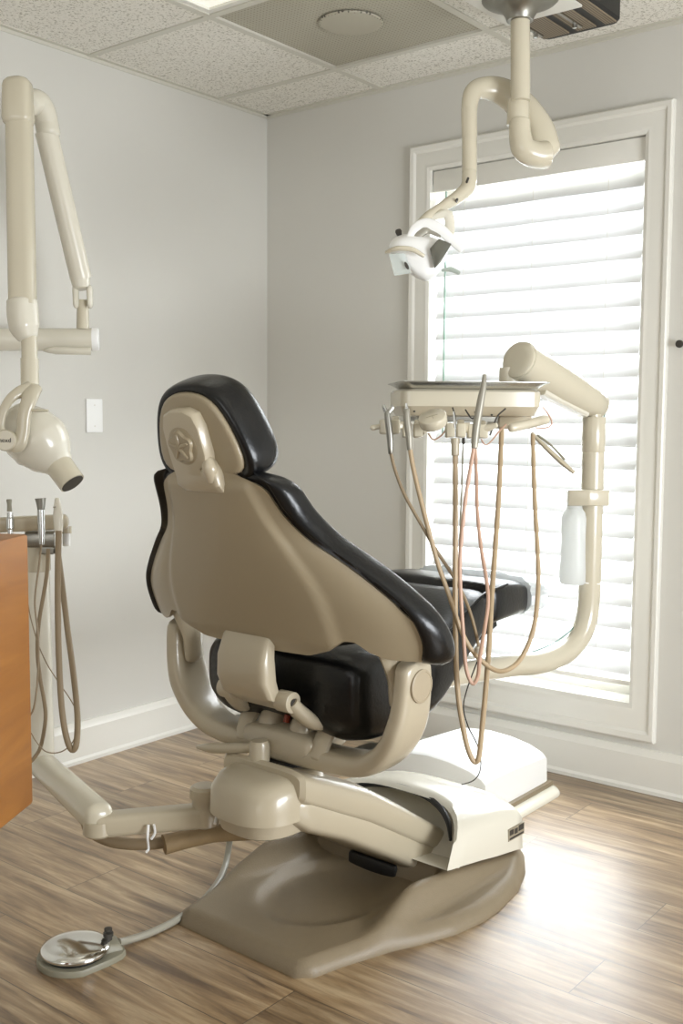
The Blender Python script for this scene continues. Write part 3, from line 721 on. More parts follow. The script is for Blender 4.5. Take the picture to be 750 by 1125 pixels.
S_ = [(.335, .655, .775, .208, 4.5, 0), (.36, .652, .782, .208, 4.5, 0), (.45, .655, .78, .204, 4.5, 0), (.53, .655, .768, .192, 4.5, 0), (.59, .655, .75, .178, 4.2, 0), (.63, .66, .73, .150, 4, 0), (.65, .67, .715, .12, 3, 0)]
ringbridge(b, [seatsec(*s) for s in S_]); obj('leg_rest', b, BLACK, ch, sub=1)
b = nb(); rnd = random.Random(2)
def filmsec(y, z0, z1, hx): 
    r = sring(0, (z0+z1)/2, hx, (z1-z0)/2, y, 56, 4)
    return [v + Vector((rnd.uniform(-.003, .003), 0, rnd.uniform(-.003, .003))) for v in r]
ringbridge(b, [filmsec(.55, .651, .773, .197), filmsec(.6, .649, .766, .191), filmsec(.64, .645, .757, .180), filmsec(.69, .642, .742, .164), filmsec(.73, .641, .73, .148), filmsec(.768, .648, .715, .128)])
fm = obj('plastic_sleeve', b, FILM, ch, smooth=5); fm['label'] = 'clear crinkled plastic sleeve over the toe of the leg rest'
# stitched seam folds on the seat side
for sx in (-1, 1):
    b = nb(); tube(b, [(sx*.236, -.1, .683), (sx*.24, .0, .675), (sx*.232, .1, .688), (sx*.218, .2, .722), (sx*.204, .3, .752), (sx*.200, .42, .764)], .0035, 6, 5); obj('seam_piping', b, BLACK, ch)
b = nb(); box(b, -.12, .1, .53, .12, .5, .655); 
for v in b.verts:
    if v.co.y > .3: v.co.z = .648 if v.co.z > .6 else .63
    else: v.co.z = .56 if v.co.z > .6 else .5
obj('seat_frame', b, BLK, ch)
# --- backrest shell and cushion
WT = [(.68, .415), (.695, .440), (.72, .450), (.75, .450), (.78, .442), (.81, .424), (.84, .395), (.87, .362), (.91, .312), (.945, .264), (.98, .235), (1.01, .218), (1.04, .208), (1.065, .2), (1.08, .188), (1.09, .172), (1.097, .15)]
WK = [(.68, .115), (.75, .112), (.87, .092), (.945, .070), (1.02, .045), (1.1, .03)]
def backy(x, z):
    W = smooth_interp(WT, z)
    u = min(1.15, abs(x)/W)
    return -.335 - (z-.70)*.375 + smooth_interp(WK, z)*(.55*u**4.5 + .45*u**2)
def bulge(x, z):
    wp = smooth_interp([(.68, .262), (.80, .255), (.86, .235), (.92, .20), (.98, .165), (1.04, .145), (1.1, .13)], z)
    t = min(1, max(0, (wp-abs(x))/.028)); u = min(1, max(0, (z-.70)/.02)) * min(1, max(0, (1.068-z)/.014))
    return .009*t*t*(3-2*t)*u
def backgrid(dw, zlow, thick, off, ztop, nt_=48, ns=80, round_=0):
    b = nb(); F = {}; B = {}
    for i in range(nt_+1):
        t = i/nt_
        z1 = .685 + (1.097-.685)*t
        W = smooth_interp(WT, z1) + (dw if round_ else dw + .022*min(1, max(0, (.80-z1)/.06)))
        for j in range(ns+1):
            s0 = -1 + 2*j/ns; s = math.copysign(1-(1-abs(s0))**1.25, s0)
            zl = zlow(s); z = zl + (ztop-zl)*t - .018*abs(s)**5*t**6
            x = s*W
            yb = backy(x, z) + off; bg = bulge(x, z) if not round_ else 0
            e = min((1-abs(s))*W, (1-t)*(ztop-zl), t*(ztop-zl) if round_ > 1 else 9)
            k = min(1, max(0, e)/.022); k = math.sqrt(max(0, 1-(1-k)**2))
            kk = k if round_ else 1
            if round_:
                q = min(1, max(0, (.040-(1-abs(s))*W)/.014)); bg = .020*q*q*(3-2*q)
            B[i, j] = b.verts.new((x, yb - bg + (thick/2*(1-kk) if round_ else 0), z)); F[i, j] = b.verts.new((x, yb + thick/2 + thick/2*kk + .0008, z))
    for i in range(nt_):
        for j in range(ns):
            b.faces.new((B[i, j], B[i, j+1], B[i+1, j+1], B[i+1, j])); b.faces.new((F[i, j], F[i+1, j], F[i+1, j+1], F[i, j+1]))
    per = [(0, j) for j in range(ns+1)] + [(i, ns) for i in range(1, nt_+1)] + [(nt_, j) for j in range(ns-1, -1, -1)] + [(i, 0) for i in range(nt_-1, 0, -1)]
    for k in range(len(per)):
        p, q = per[k], per[(k+1) % len(per)]; b.faces.new((B[p], F[p], F[q], B[q]))
    return b
def zlow_shell(s):
    a = abs(s)*.42
    return interp([(0, .688), (.17, .69), (.22, .705), (.27, .735), (.30, .735), (.325, .715), (.36, .702), (.42, .700)], a)
def zlow_cush(s):
    a = abs(s)*.42
    return interp([(0, .70), (.20, .71), (.30, .735), (.36, .705), (.42, .690)], a)
b = backgrid(-.040, zlow_shell, .010, .0, 1.090)
obj('backrest_shell', b, SHELL, ch, smooth=60)
b = backgrid(.004, zlow_cush, .046, .006, 1.097, round_=2)
obj('backrest_cushion', b, BLACK, ch, smooth=80)
# support bracket under the shell
b = nb()
def brk(y, z, hx, th, ny, nz):
    n = Vector((0, ny, nz)).normalized(); c = Vector((0, y+(.02 if z < .9 else 0), z)); o = []
    for k in range(24):
        a = 2*PI*k/24; cc, ss = math.cos(a), math.sin(a); cc = math.copysign(abs(cc)**.4, cc); ss = math.copysign(abs(ss)**.4, ss)
        o.append(c + Vector((cc*hx, 0, 0)) + n*ss*th)
    return o
ringbridge(b, [brk(-.345, .735, .066, .012, 1, .3), brk(-.362, .715, .072, .018, 1, .25), brk(-.372, .67, .076, .024, 1, .1), brk(-.37, .62, .078, .026, 1, 0), brk(-.352, .575, .078, .026, 1, -.3), brk(-.325, .552, .072, .02, 1, -.6)])
obj('back_bracket', b, TAN, ch, smooth=35)
for sx in (-1, 1):
    b = nb(); cyl(b, (sx*.07, -.315, .575), (sx*.112, -.315, .575), .024); hb = obj('pivot_boss', b, TAN, ch, bev=.003)
    b = nb(); cyl(b, (sx*.112, -.315, .575), (sx*.1145, -.315, .575), .010); obj('pivot_bolt', b, INKM, hb)
    b = nb(); tube(b, [(sx*.10, -.315, .575), (sx*.108, -.28, .54), (sx*.12, -.24, .515), (sx*.13, -.17, .53), (sx*.13, -.1, .56)], [.02, .022, .02, .018, .016], 14, 5, aspect=(.8, 1.1), up=(1, 0, 0)); obj('link_arm', b, TAN, ch)
# --- headrest
hrT = Matrix.Translation((0, -.462, 1.085)) @ Matrix.Rotation(math.radians(19), 4, 'X')
def hrout(sc_, dz=0, squash=1):
    pts = [(.0, .182), (.04, .178), (.075, .162), (.1, .13), (.118, .085), (.13, .04), (.126, .008), (.10, -.006), (.05, -.008)]
    full = pts + [(0, -.008)] + [(-x, z) for x, z in reversed(pts[1:])]
    return [(x*sc_, .085+(z-.085)*sc_) for x, z in full]
b = nb(); ringbridge(b, [[Vector((x, y, z)) for x, z in hrout(s_)] for y, s_ in ((.006, .80), (-.010, 1.07), (.006, 1.15), (.035, 1.16), (.07, 1.15), (.098, 1.0), (.108, .7))]); b.transform(hrT)
obj('headrest_cushion', b, BLACK, ch, sub=2)
b = nb(); ringbridge(b, [[Vector((x, y, z)) for x, z in hrout(s_)] for y, s_ in ((.012, .96), (-.006, .97), (-.013, .94), (-.016, .84))]); b.transform(hrT)
obj('headrest_shell', b, SHELL, ch, sub=1)
b = nb()
ol = [(-.055, .0), (-.058, .05), (-.056, .11), (-.045, .138), (-.02, .148), (.02, .148), (.045, .138), (.055, .11), (.057, .05), (.052, .03), (.03, .02), (.03, .0)]
ringbridge(b, [[Vector((x*s_-.003, y, .07+(z-.07)*s_)) for x, z in ol] for y, s_ in ((-.008, 1), (-.036, 1), (-.041, .95), (-.0425, .85))]); b.transform(hrT)
hb_ = obj('headrest_bracket', b, TAN, ch, smooth=40)
b = nb()
st = []
for k in range(60):
    a = 2*PI*k/60; st.append((a, .031 + .0035*math.cos(5*a)))
ringbridge(b, [[Vector((math.sin(a)*r*s_-.006, y, .072+math.cos(a)*r*s_)) for a, r in st] for y, s_ in ((-.04, 1.08), (-.048, 1.08), (-.052, 1.0), (-.053, .5))]); b.transform(hrT)
obj('adjusting_knob', b, SHELL, hb_, smooth=40)
b = nb()
for k in range(5):
    a = 2*PI*k/5
    tube(b, [Vector((-.006, -.0525, .072)), Vector((-.006+math.sin(a)*.027, -.052, .072+math.cos(a)*.027))], [.006, .003], 8, 3, roundcap=.002)
b.transform(hrT); obj('knob_ridges', b, SHELL, hb_)
b = nb(); lathe(b, (0, 0, 0), (0, -1, 0), [(0, .041), (.0435, .041), (.045, .038), (.045, .0)], 32); b.transform(Matrix.Translation((-.006, 0, .072))); b.transform(hrT); obj('knob_ring', b, SHELL, hb_)
b = nb(); tube(b, [(.045, -.03, -.005), (.047, -.033, .02), (.045, -.03, .038)], [.014, .017, .012], 12, 4, roundcap=.008); b.transform(hrT); obj('release_tab', b, TAN, hb_)
b = nb(); ringbridge(b, [brk(-.475, 1.118, .05, .016, 1, .1), brk(-.487, 1.09, .062, .02, 1, .2), brk(-.482, 1.06, .066, .014, 1, .35), brk(-.468, 1.045, .06, .008, 1, .4)]); obj('headrest_stem', b, TAN, ch, smooth=40)

# ================================================================== assistant's arm (left)
_j = DZ(225, 893, .268); jx, jy = _j.x, _j.y
aa = thing('assistant_arm', 'cream folding arm and post carrying the assistant instruments at left', 'instrument arm', (jx, jy, .25))
J = Vector((jx, jy, .28)); E1 = DZ(108, 906, .255); E1.z = .267; E2 = DZ(46, 842, .255)
b = nb(); lathe(b, (J.x, J.y, .335), (0, 0, -1), [(0, .0), (0, .028), (.006, .035), (.028, .036), (.03, .03), (.075, .03), (.076, 0)], 28); tube(b, [(J.x, J.y, .318), (J.x+.04, J.y+.02, .319), (J.x+.08, J.y+.04, .320)], [.018, .022, .024], 12, 3, aspect=(1.4, .8)); obj('shoulder_joint', b, TAN, aa, world=True, smooth=40)
b = nb(); tube(b, [(J.x, J.y, .262), (E1.x, E1.y, .255)], [.027, .027], 24, 1, power=3.5, aspect=(1.1, 1), roundcap=.006); obj('near_link', b, TAN, aa, world=True)
b = nb(); lathe(b, (J.x, J.y, .293), (0, 0, -1), [(0, .028), (.03, .034), (.05, .034), (.055, .028), (.056, 0)], 24); obj('joint_base', b, TAN, aa, world=True)
b = nb(); tube(b, [E1+Vector((0, 0, .006)), E2+Vector((0, 0, .006))], [.035, .033], 28, 1, power=2.6, roundcap=.026); obj('far_link', b, CREAM, aa, world=True)
b = nb(); lathe(b, (E1.x, E1.y, .267), (0, 0, -1), [(0, .034), (.03, .036), (.036, .03), (.037, 0)], 24); obj('elbow_cap', b, TAN, aa, world=True)
pd = (E2-C0).dot(FWD)
ptop = Vector((E2.x, E2.y, .885))
b = nb(); cyl(b, (E2.x-.0, E2.y, .24), (E2.x, E2.y, .80), .034, .030); obj('post', b, OFFW, aa, world=True)
b = nb(); cyl(b, (E2.x, E2.y, .79), (E2.x, E2.y, .90), .033, .033); obj('post_sleeve', b, CREAM, aa, world=True, bev=.003)
# holder bar
ha, hb2 = D(-25, 578, 2.72), D(70, 573, 2.76)
hdir = (hb2-ha).normalized()
b = nb(); tube(b, [ha, hb2], .0195, 20, 1, power=4, roundcap=.014); obj('holder_bar', b, TAN, aa, world=True)
b = nb(); tube(b, [D(30, 592, 2.80), D(62, 592, 2.80)], .022, 16, 1, power=5, roundcap=.003); tube(b, [D(46, 603, 2.80), D(60, 603, 2.80)], .014, 12, 1, power=5); obj('holder_block', b, DSTEEL, aa, world=True)
b = nb(); lathe(b, D(28, 570, 2.78), (0, 0, 1), [(-.006, .03), (.004, .03), (.006, .026), (.0062, 0)], 28); obj('button_pad', b, TAN, aa, world=True)
b = nb(); tube(b, [D(73, 585, 2.84), D(73, 600, 2.84)], .010, 12, 1); obj('bleed_valve', b, PLATEW, aa, world=True)
b = nb(); cyl(b, D(73, 578, 2.82), D(73, 586, 2.82), .014); obj('bracket', b, TAN, aa, world=True)

# instruments at left, each with its hose
def pxhose(bm, pts, r, d, seg=8, n=5):
    P = []
    for k, q in enumerate(pts):
        dd = q[2] if len(q) > 2 else d
        P.append(D(q[0], q[1], dd))
    tube(bm, P, r, seg, n, cap=True)
def pxlathe(bm, p, q, d, prof, seg=18):
    a, c = D(p[0], p[1], d), D(q[0], q[1], d); t = c-a; L = t.length
    lathe(bm, a, t, [(h*L, r) for h, r in prof], seg)
GL = 'assistant instruments in the left holder'
t = thing('suction_valve', 'small steel suction valve standing leftmost in the left holder', 'instrument', D(10, 572, 2.70), 0, GL)
b = nb(); pxlathe(b, (11, 590), (11, 563), 2.70, [(0, .006), (.3, .007), (.35, .010), (.75, .010), (.8, .0075), (1, .0075), (1.0, 0)]); obj('valve_body', b, STEEL, t, world=True)
b = nb(); pxlathe(b, (10.5, 562), (10, 548.5), 2.70, [(0, .0065), (.6, .0055), (.9, .007), (1, .006), (1, 0)]); obj('grey_tip', b, HGREY, t, world=True)
t = thing('saliva_ejector', 'grey flared suction handpiece in the left holder above a thin hose', 'instrument', D(45, 575, 2.68), 0, GL)
b = nb(); pxlathe(b, (46, 598), (45, 560), 2.68, [(0, .006), (.2, .008), (.6, .0095), (1, .0095), (1, 0)]); obj('valve_body', b, STEEL, t, world=True)
b = nb(); tube(b, [D(45, 561, 2.68), D(45, 554, 2.68), D(44.5, 547.5, 2.68)], [.009, .0115, .0145], 14, 3, aspect=(1, .7), up=FWD); obj('flared_nozzle', b, DSTEEL, t, world=True)
b = nb(); pxhose(b, [(45.5, 597), (43, 620), (39, 650), (38.5, 668), (41, 690), (42.5, 714), (41, 749), (37, 778), (30, 790, 2.72)], .0026, 2.685); obj('hose', b, HBROWN, t, world=True)
t = thing('suction_handpiece', 'white-sided suction handpiece rightmost in the left holder with a thick hose', 'instrument', D(63, 575, 2.67), 0, GL)
b = nb(); pxlathe(b, (64.5, 585), (63, 547), 2.67, [(0, .010), (.25, .0115), (.5, .0125), (.75, .0095), (.97, .0065), (1, .004), (1, 0)]); obj('valve_body', b, OFFW, t, world=True)
b = nb(); cyl(b, D(58.5, 557, 2.65), D(61, 557, 2.65), .0025, seg=8); obj('valve_lever', b, STEEL, t, world=True)
b = nb(); pxhose(b, [(64.5, 583), (63.5, 634), (64, 700), (66.5, 760), (70, 795), (75, 817), (80, 824), (84, 816), (85, 785, 2.7), (80, 735, 2.74), (74, 690, 2.78), (68, 640, 2.8), (63, 603, 2.81)], .0078, 2.665, 12); obj('hose', b, HBROWN, t, world=True)
t = thing('suction_tube', 'brown suction tube hanging below the left holder block', 'tube', D(53, 605, 2.76))
b = nb(); pxhose(b, [(53, 603), (51, 634), (43, 682), (41, 714), (44, 745), (48.5, 770), (50, 790), (45, 819), (38, 832), (28, 842)], .005, 2.75, 10); obj('tube_run', b, HBROWN, t, world=True)
t = thing('thin_cord', 'thin looping cord hanging beside the left post', 'cord', D(33, 672, 2.72))
b = nb(); pxhose(b, [(30, 660), (34, 680), (42, 708), (52, 730), (64, 749), (77, 768), (84, 782), (86, 795), (80, 815), (67, 826), (51, 826), (40, 815), (34, 805)], .0016, 2.72, 6); obj('cord_run', b, HBROWN, t, world=True)

# umbilical under the arm
um = thing('umbilical_hose', 'brown sleeved umbilical sagging below the cream folding arm', 'hose', Vector((1.15, -1.55, .2)))
b = nb(); tube(b, [DZ(90, 893, .215), DZ(98, 912, .195), DZ(118, 923, .185), DZ(140, 927, .18), DZ(165, 927, .18), DZ(185, 925, .185)], [.010, .013, .014, .014, .014, .014], 14, 5); obj('corrugated_hose', b, HBROWN, um, world=True)
b = nb(); tube(b, [DZ(180, 928, .185), DZ(205, 922, .19), DZ(235, 916, .20), DZ(270, 913, .215), DZ(305, 911, .235)], [.026, .024, .0225, .024, .022], 20, 5, aspect=(1, .9)); obj('sleeve', b, SLEEVE, um, world=True)
b = nb()
p = DZ(165, 915, .235)
tube(b, [DZ(163, 906, .262), DZ(162, 920, .235), DZ(163, 932, .2), DZ(161, 936, .2)], .003, 6, 4); tube(b, [DZ(169, 906, .262), DZ(170, 915, .24), DZ(166, 922, .225)], .003, 6, 4); obj('cable_tie', b, PLATEW, um, world=True)
b = nb(); tube(b, [DZ(237, 885, .29), DZ(238, 896, .28), DZ(236, 905, .27)], .004, 8, 3); obj('white_clip', b, PLATEW, um, world=True)

# foot pedal
fp = thing('foot_pedal', 'round chrome foot control on the wood floor in front', 'foot pedal', (1.11, -1.845, 0))
pc = DZ(83, 1044, .02)
b = nb()
a_, c_ = Vector((pc.x, pc.y, 0)), DZ(124, 1045, 0)
dr = (c_-a_).normalized(); nn = Vector((-dr.y, dr.x, 0)); ol = []
for k in range(15):
    a = PI/2 + PI*k/14; ol.append(a_ + (dr*math.cos(a)+nn*math.sin(a))*.084)
Ld = (c_-a_).length
ol += [a_ + dr*(Ld*.75) - nn*.062, a_ + dr*(Ld+.012) - nn*.045, a_+dr*(Ld+.022) - nn*.03, a_+dr*(Ld+.022)+nn*.03, a_+dr*(Ld+.012)+nn*.045, a_+dr*(Ld*.75)+nn*.062]
ringbridge(b, [[p+Vector((0, 0, h)) for p in ol] if s_ == 1 else [a_+(p-a_)*s_+Vector((0, 0, h)) for p in ol] for h, s_ in ((0, 1), (.010, 1), (.013, .98))])
obj('pedal_base', b, HGREY, fp, world=True, smooth=40)
b = nb(); lathe(b, (a_.x, a_.y, .012), (0, 0, 1), [(0, .066), (.012, .066)], 36); obj('pedal_skirt', b, BLK, fp, world=True)
b = nb(); lathe(b, (a_.x, a_.y, .022), (0, 0, 1), [(0, .070), (0, .075), (.004, .0765), (.009, .074), (.014, .062), (.018, .04), (.020, .015), (.0202, 0)], 48); obj('pedal_disc', b, CHROME, fp, world=True, smooth=60)
b = nb()
q = a_ + dr*(Ld*.80)
ringbridge(b, [[q + dr*x + nn*y + Vector((0, 0, z)) for x, y, z in ((-.028, -.035, .012), (.035, -.03, .012), (.035, .03, .012), (-.028, .035, .012))], [q + dr*x + nn*y + Vector((0, 0, z)) for x, y, z in ((-.018, -.028, .034), (.028, -.022, .026), (.028, .022, .026), (-.018, .028, .034))]]); obj('junction_wedge', b, HGREY, fp, world=True, bev=.004)
b = nb(); tp = D(119, 1034, (q-C0).dot(FWD)); lathe(b, (tp.x, tp.y, .03), (0, 0, 1), [(0, .009), (.008, .009), (.009, .0115), (.016, .0115), (.017, .006), (.021, .009), (.026, .009), (.028, 0)], 14); obj('toggle_knob', b, INKM, fp, world=True)
b = nb(); tube(b, [q+dr*.03+Vector((0, 0, .018)), DZ(140, 1033, .012), DZ(165, 1025, .009), DZ(195, 1010, .009), DZ(222, 990, .009), DZ(240, 968, .010), DZ(248, 948, .02), DZ(252, 925, .06), DZ(255, 905, .13), DZ(262, 895, .2)], .0085, 12, 6); hz = obj('pedal_hose', b, HCLEAR, fp, world=True); hz['label'] = 'shiny grey hose curving up to the chair'

# ================================================================== delivery arm + unit (right)
PDX, PDY = D(650, 550, 3.2).x, D(650, 550, 3.2).y
da = thing('delivery_arm', 'cream curved post and balance arm holding the instrument tray unit', 'delivery arm', (PDX, PDY, .55))
zt = D(655, 460, 3.2).z; zbnd = D(647, 640, 3.2).z; zlo = D(560, 722, 3.15).z
cc_ = chM @ Vector((-.0, .22, .555))
pbend = [Vector((PDX, PDY, zt+.0)), Vector((PDX, PDY, zbnd+.2)), Vector((PDX, PDY, zbnd+.03))]
din = (Vector((cc_.x, cc_.y, 0))-Vector((PDX, PDY, 0))); Lin = din.length; din.normalize()
pb2 = [Vector((PDX, PDY, zbnd+.03)), Vector((PDX, PDY, zlo+.12)) + din*.006, Vector((PDX, PDY, zlo+.055)) + din*.035, Vector((PDX, PDY, zlo+.015)) + din*.085, Vector((PDX, PDY, zlo-.003)) + din*.15, Vector((PDX, PDY, zlo-.008)) + din*.23, Vector((PDX, PDY, zlo)) + din*.36, Vector((cc_.x, cc_.y, zlo+.0))]
b = nb(); tube(b, pbend[:2] + pb2, .033, 28, 6); obj('curved_post', b, CREAM, da, world=True)
b = nb(); z1_, z0_ = D(655, 470, 3.2).z, D(654, 492, 3.2).z
cyl(b, (PDX, PDY, zt+.005), (PDX, PDY, zt-.10), .0345); obj('post_sleeve', b, CREAM, da, world=True, bev=.002)
b = nb(); cyl(b, (PDX, PDY, zt-.01), (PDX, PDY, zt+.05), .022); obj('pivot_pin', b, CREAM, da, world=True)
b = nb(); tube(b, [(PDX-.034, PDY, zbnd+.005), (PDX, PDY-.034, zbnd+.0), (PDX+.034, PDY, zbnd-.004), (PDX, PDY+.034, zbnd), (PDX-.034, PDY, zbnd+.005)], .0022, 6, 6); obj('cable_tie', b, PLATEW, da, world=True)
A0, A1 = D(571, 396, 2.93), D(655, 446, 3.2)
b = nb(); tube(b, [A0, A0+(A1-A0)*.5, A1], [.0545, .053, .044], 36, 4, roundcap=.008); obj('balance_arm', b, CREAM, da, world=True, smooth=50)
ad = (A1-A0).normalized()
b = nb(); lathe(b, A0-ad*.0065, -ad, [(-.004, .052), (.003, .052), (.007, .047), (.0085, .03), (.009, 0)], 36); obj('end_cap', b, CREAM, da, world=True)
b = nb(); tube(b, [A0+ad*.10-UPV*.043, A0+ad*.33-UPV*.036], [.022, .02], 12, 1, power=4); obj('under_channel', b, OFFW, da, world=True)
dn = D(560, 414, 2.96)
b = nb(); cyl(b, (dn.x, dn.y, dn.z+.025), (dn.x, dn.y, D(560, 440, 2.96).z), .03); obj('head_swivel', b, CREAM, da, world=True)
b = nb(); tube(b, [D(665, 452, 3.2), D(660, 475, 3.235), D(661, 540, 3.24), D(659, 600, 3.24), D(654, 650, 3.24), D(640, 678, 3.22), D(615, 702, 3.19), D(585, 716, 3.16), D(550, 723, 3.12)], .0018, 6, 5); cd = obj('tubing_line', b, mat('teal_line', (90, 130, 118), .4), da, world=True)
# collar and bottle
cz0, cz1 = D(652, 556, 3.2).z, D(652, 538, 3.2).z
b = nb(); ringbridge(b, [[(PDX+x, PDY+y, z) for x, y in []] or [Vector((PDX, PDY, z)) + RGT.normalized()*x + FWD*y for x, y in ((.045, -.035), (.045, .03), (-.02, .045), (-.075, .035), (-.078, -.03), (-.02, -.05))] for z in (cz0, cz1)]); obj('bottle_collar', b, CREAM, da, world=True, bev=.006)
bt = thing('water_bottle', 'milky white water bottle hanging from the collar on the right post', 'bottle', D(630, 560, 3.2))
bp = D(631, 560, 3.2)
b = nb(); lathe(b, (bp.x, bp.y, cz0+.004), (0, 0, -1), [(0, .022), (.012, .024), (.022, .034), (.04, .0385), (.10, .0375), (.16, .0385), (.2, .041), (.232, .041), (.24, .036), (.241, 0)], 28)
obj('bottle_body', b, BOTTLE, bt, world=True)
b = nb(); tube(b, [(bp.x, bp.y, cz0+.002), (bp.x+.005, bp.y, cz0-.02), (bp.x, bp.y, cz0-.2)], .002, 6, 4); obj('pickup_tube', b, HCLEAR, bt, world=True)

# control head
du = thing('instrument_console', 'cream instrument console with finger holders hanging before the window', 'console', D(515, 440, 2.75))
dl_, dr_ = 2.74, 2.77
Lf, Rt = D(440, 440, dl_), D(596, 440, dr_)
ex = (Rt-Lf); ex.z = 0; Wd = ex.length; ex.normalize(); ey = Vector((-ex.y, ex.x, 0))    # ey points away from camera
if ey.dot(FWD) < 0: ey = -ey
def cu(x, y, z): return Vector((Lf.x, Lf.y, 0)) + ex*x + ey*y + Vector((0, 0, z))
ztop, zmid, zlow_ = D(435, 427, dl_).z, D(435, 446, dl_).z, D(437, 456, dl_).z
DP = .24
def cring(x0, x1, y0, y1, z, r=.03):
    return [cu(p[0], p[1], z) for p in rr(x0, y0, x1, y1, r, 5)]
b = nb(); ringbridge(b, [cring(.006, Wd-.006, .006, DP-.006, ztop), cring(0, Wd, 0, DP, ztop-.006), cring(0, Wd, 0, DP, zmid)]); obj('upper_housing', b, CREAM, du, world=True, smooth=40)
b = nb(); ringbridge(b, [cring(.002, Wd-.002, .002, DP-.002, zmid), cring(.012, Wd-.012, .012, DP-.012, zlow_), cring(.02, Wd-.02, .02, DP-.02, zlow_-.003)]); obj('lower_housing', b, TAN, du, world=True, smooth=40)
b = nb(); vv = cring(.05, Wd-.08, .03, DP-.04, zlow_-.002, .01); ringbridge(b, [vv, [p-Vector((0, 0, .014)) for p in vv]]); obj('steel_base_plate', b, DSTEEL, du, world=True)
b = nb(); ringbridge(b, [[cu(x, y, z) for x, y in ((Wd-.11, .02), (Wd-.02, .02), (Wd-.02, .2), (Wd-.11, .2))] for z in (zlow_, zlow_-.035)]); obj('hose_block', b, TAN, du, world=True, bev=.008)
tr = thing('instrument_tray', 'flat stainless steel tray resting on top of the instrument console', 'tray', cu(Wd/2, .12, ztop))
b = nb()
T0, T1, y0t, y1t = .018, Wd-.01, -.02, .22
outr = lambda g, z, r=.02: [cu(p[0], p[1], z) for p in rr(T0-g, y0t-g*.6, T1+g, y1t+g, r, 4)]
ringbridge(b, [outr(-.02, ztop+.0015), outr(-.004, ztop+.002), outr(.012, ztop+.013), outr(.024, ztop+.0175), outr(.024, ztop+.019), outr(.010, ztop+.0155), outr(-.006, ztop+.0045), outr(-.02, ztop+.0035)]); obj('tray_pan', b, STEEL, tr, world=True, smooth=40)
b = nb(); lathe(b, cu(.14, .12, ztop+.0037), (0, 0, 1), [(0, .022), (.006, .024), (.007, .02), (.004, 0)], 20)
dsh = obj('small_dish', b, STEEL, tr, world=True)
# holder arms
hz_ = D(430, 470, 2.56).z
b = nb(); tube(b, [D(409, 470, 2.56), D(420, 468, 2.57)], .0065, 12, 1, roundcap=.006); obj('left_handle', b, CREAM, du, world=True)
def finger(bm, x, y, d, wpx=11, hpx=9):
    for s in (-1, 1):
        tube(bm, [D(x+s*wpx*.5, y+hpx*.5, d), D(x+s*wpx*.5, y-hpx*.5, d)], wpx*.42/FPX*d*1.1, 12, 1, power=3.5, aspect=(1, 1.3), up=FWD, roundcap=.004)
for (x, y, d) in ((428, 469, 2.57), (453, 473, 2.59), (500, 473, 2.61), (524, 474, 2.62)):
    b = nb(); finger(b, x, y, d, 12, 13); tube(b, [D(x+5, y, d+.01), D(x+6, y-3, d+.07), D(x+6, y-8, d+.13)], [.011, .010, .010], 12, 2, power=3); obj('holder_finger', b, CREAM, du, world=True)
for p_, q_, r_ in (((436, 468, 2.585), (445, 467, 2.59), .010), ((462, 473, 2.6), (470, 468, 2.61), .012), ((508, 470, 2.62), (516, 470, 2.62), .013)):
    b = nb(); tube(b, [D(*p_), D(*q_)], r_, 12, 1, power=3); obj('finger_hinge', b, CREAM, du, world=True)
# dial
dc = D(474.5, 457.5, 2.54); dax = (-FWD*.55 + UPV*.8 - RGT*.25).normalized()
b = nb(); lathe(b, dc, dax, [(-.026, .028), (-.02, .034), (-.002, .0345), (.0, .0335), (.0015, .032), (.0017, 0)], 36); dd_ = obj('round_dial', b, CREAM, du, world=True, smooth=50)
b = nb()
u1 = dax.cross(UPV).normalized(); v1 = dax.cross(u1)
for a in (.5, 2.1, 3.6):
    p = dc + dax*.0018; tube(b, [p, p + (u1*math.cos(a)+v1*math.sin(a))*.014], .0007, 5, 1)
obj('dial_marks', b, PALE, dd_, world=True)
b = nb(); tube(b, [D(524, 472, 2.62), D(536, 470, 2.61), D(545, 467, 2.60)], [.012, .010, .006], 12, 4, roundcap=.004); obj('finger_tip', b, CREAM, du, world=True)
b = nb(); tube(b, [D(562, 470, 2.66), D(580, 466, 2.68), D(599, 461, 2.70)], [.0115, .012, .0125], 16, 3, roundcap=.010); obj('right_handle', b, CREAM, du, world=True)
for k, (x, y) in enumerate(((455, 449), (522, 450), (540, 453))):
    b = nb(); lathe(b, D(x, y+2, 2.66+.02*k), (0, 0, -1), [(0, .003), (.004, .003), (.0045, 0)], 8); obj('screw', b, INKM, du, world=True)
for P_ in ([(470, 476), (476, 483), (484, 479), (489, 473)], [(527, 480), (533, 489), (540, 484), (548, 474), (556, 466)], [(596, 447), (602, 455), (606, 465), (600, 470), (588, 470)]):
    b = nb(); pxhose(b, [(x, y, 2.66) for x, y in P_], .002, 2.66); obj('looped_tubing', b, HPINK, du, world=True)
b = nb(); pxhose(b, [(555, 449, 2.7), (546, 458, 2.68), (538, 478, 2.67)], .0022, 2.68); pxhose(b, [(497, 448, 2.7), (500, 458, 2.68), (499, 466, 2.68)], .0022, 2.68); pxhose(b, [(511, 450, 2.7), (519, 460, 2.69), (525, 448, 2.69)], .0022, 2.68); obj('dark_tubing', b, INKM, du, world=True)

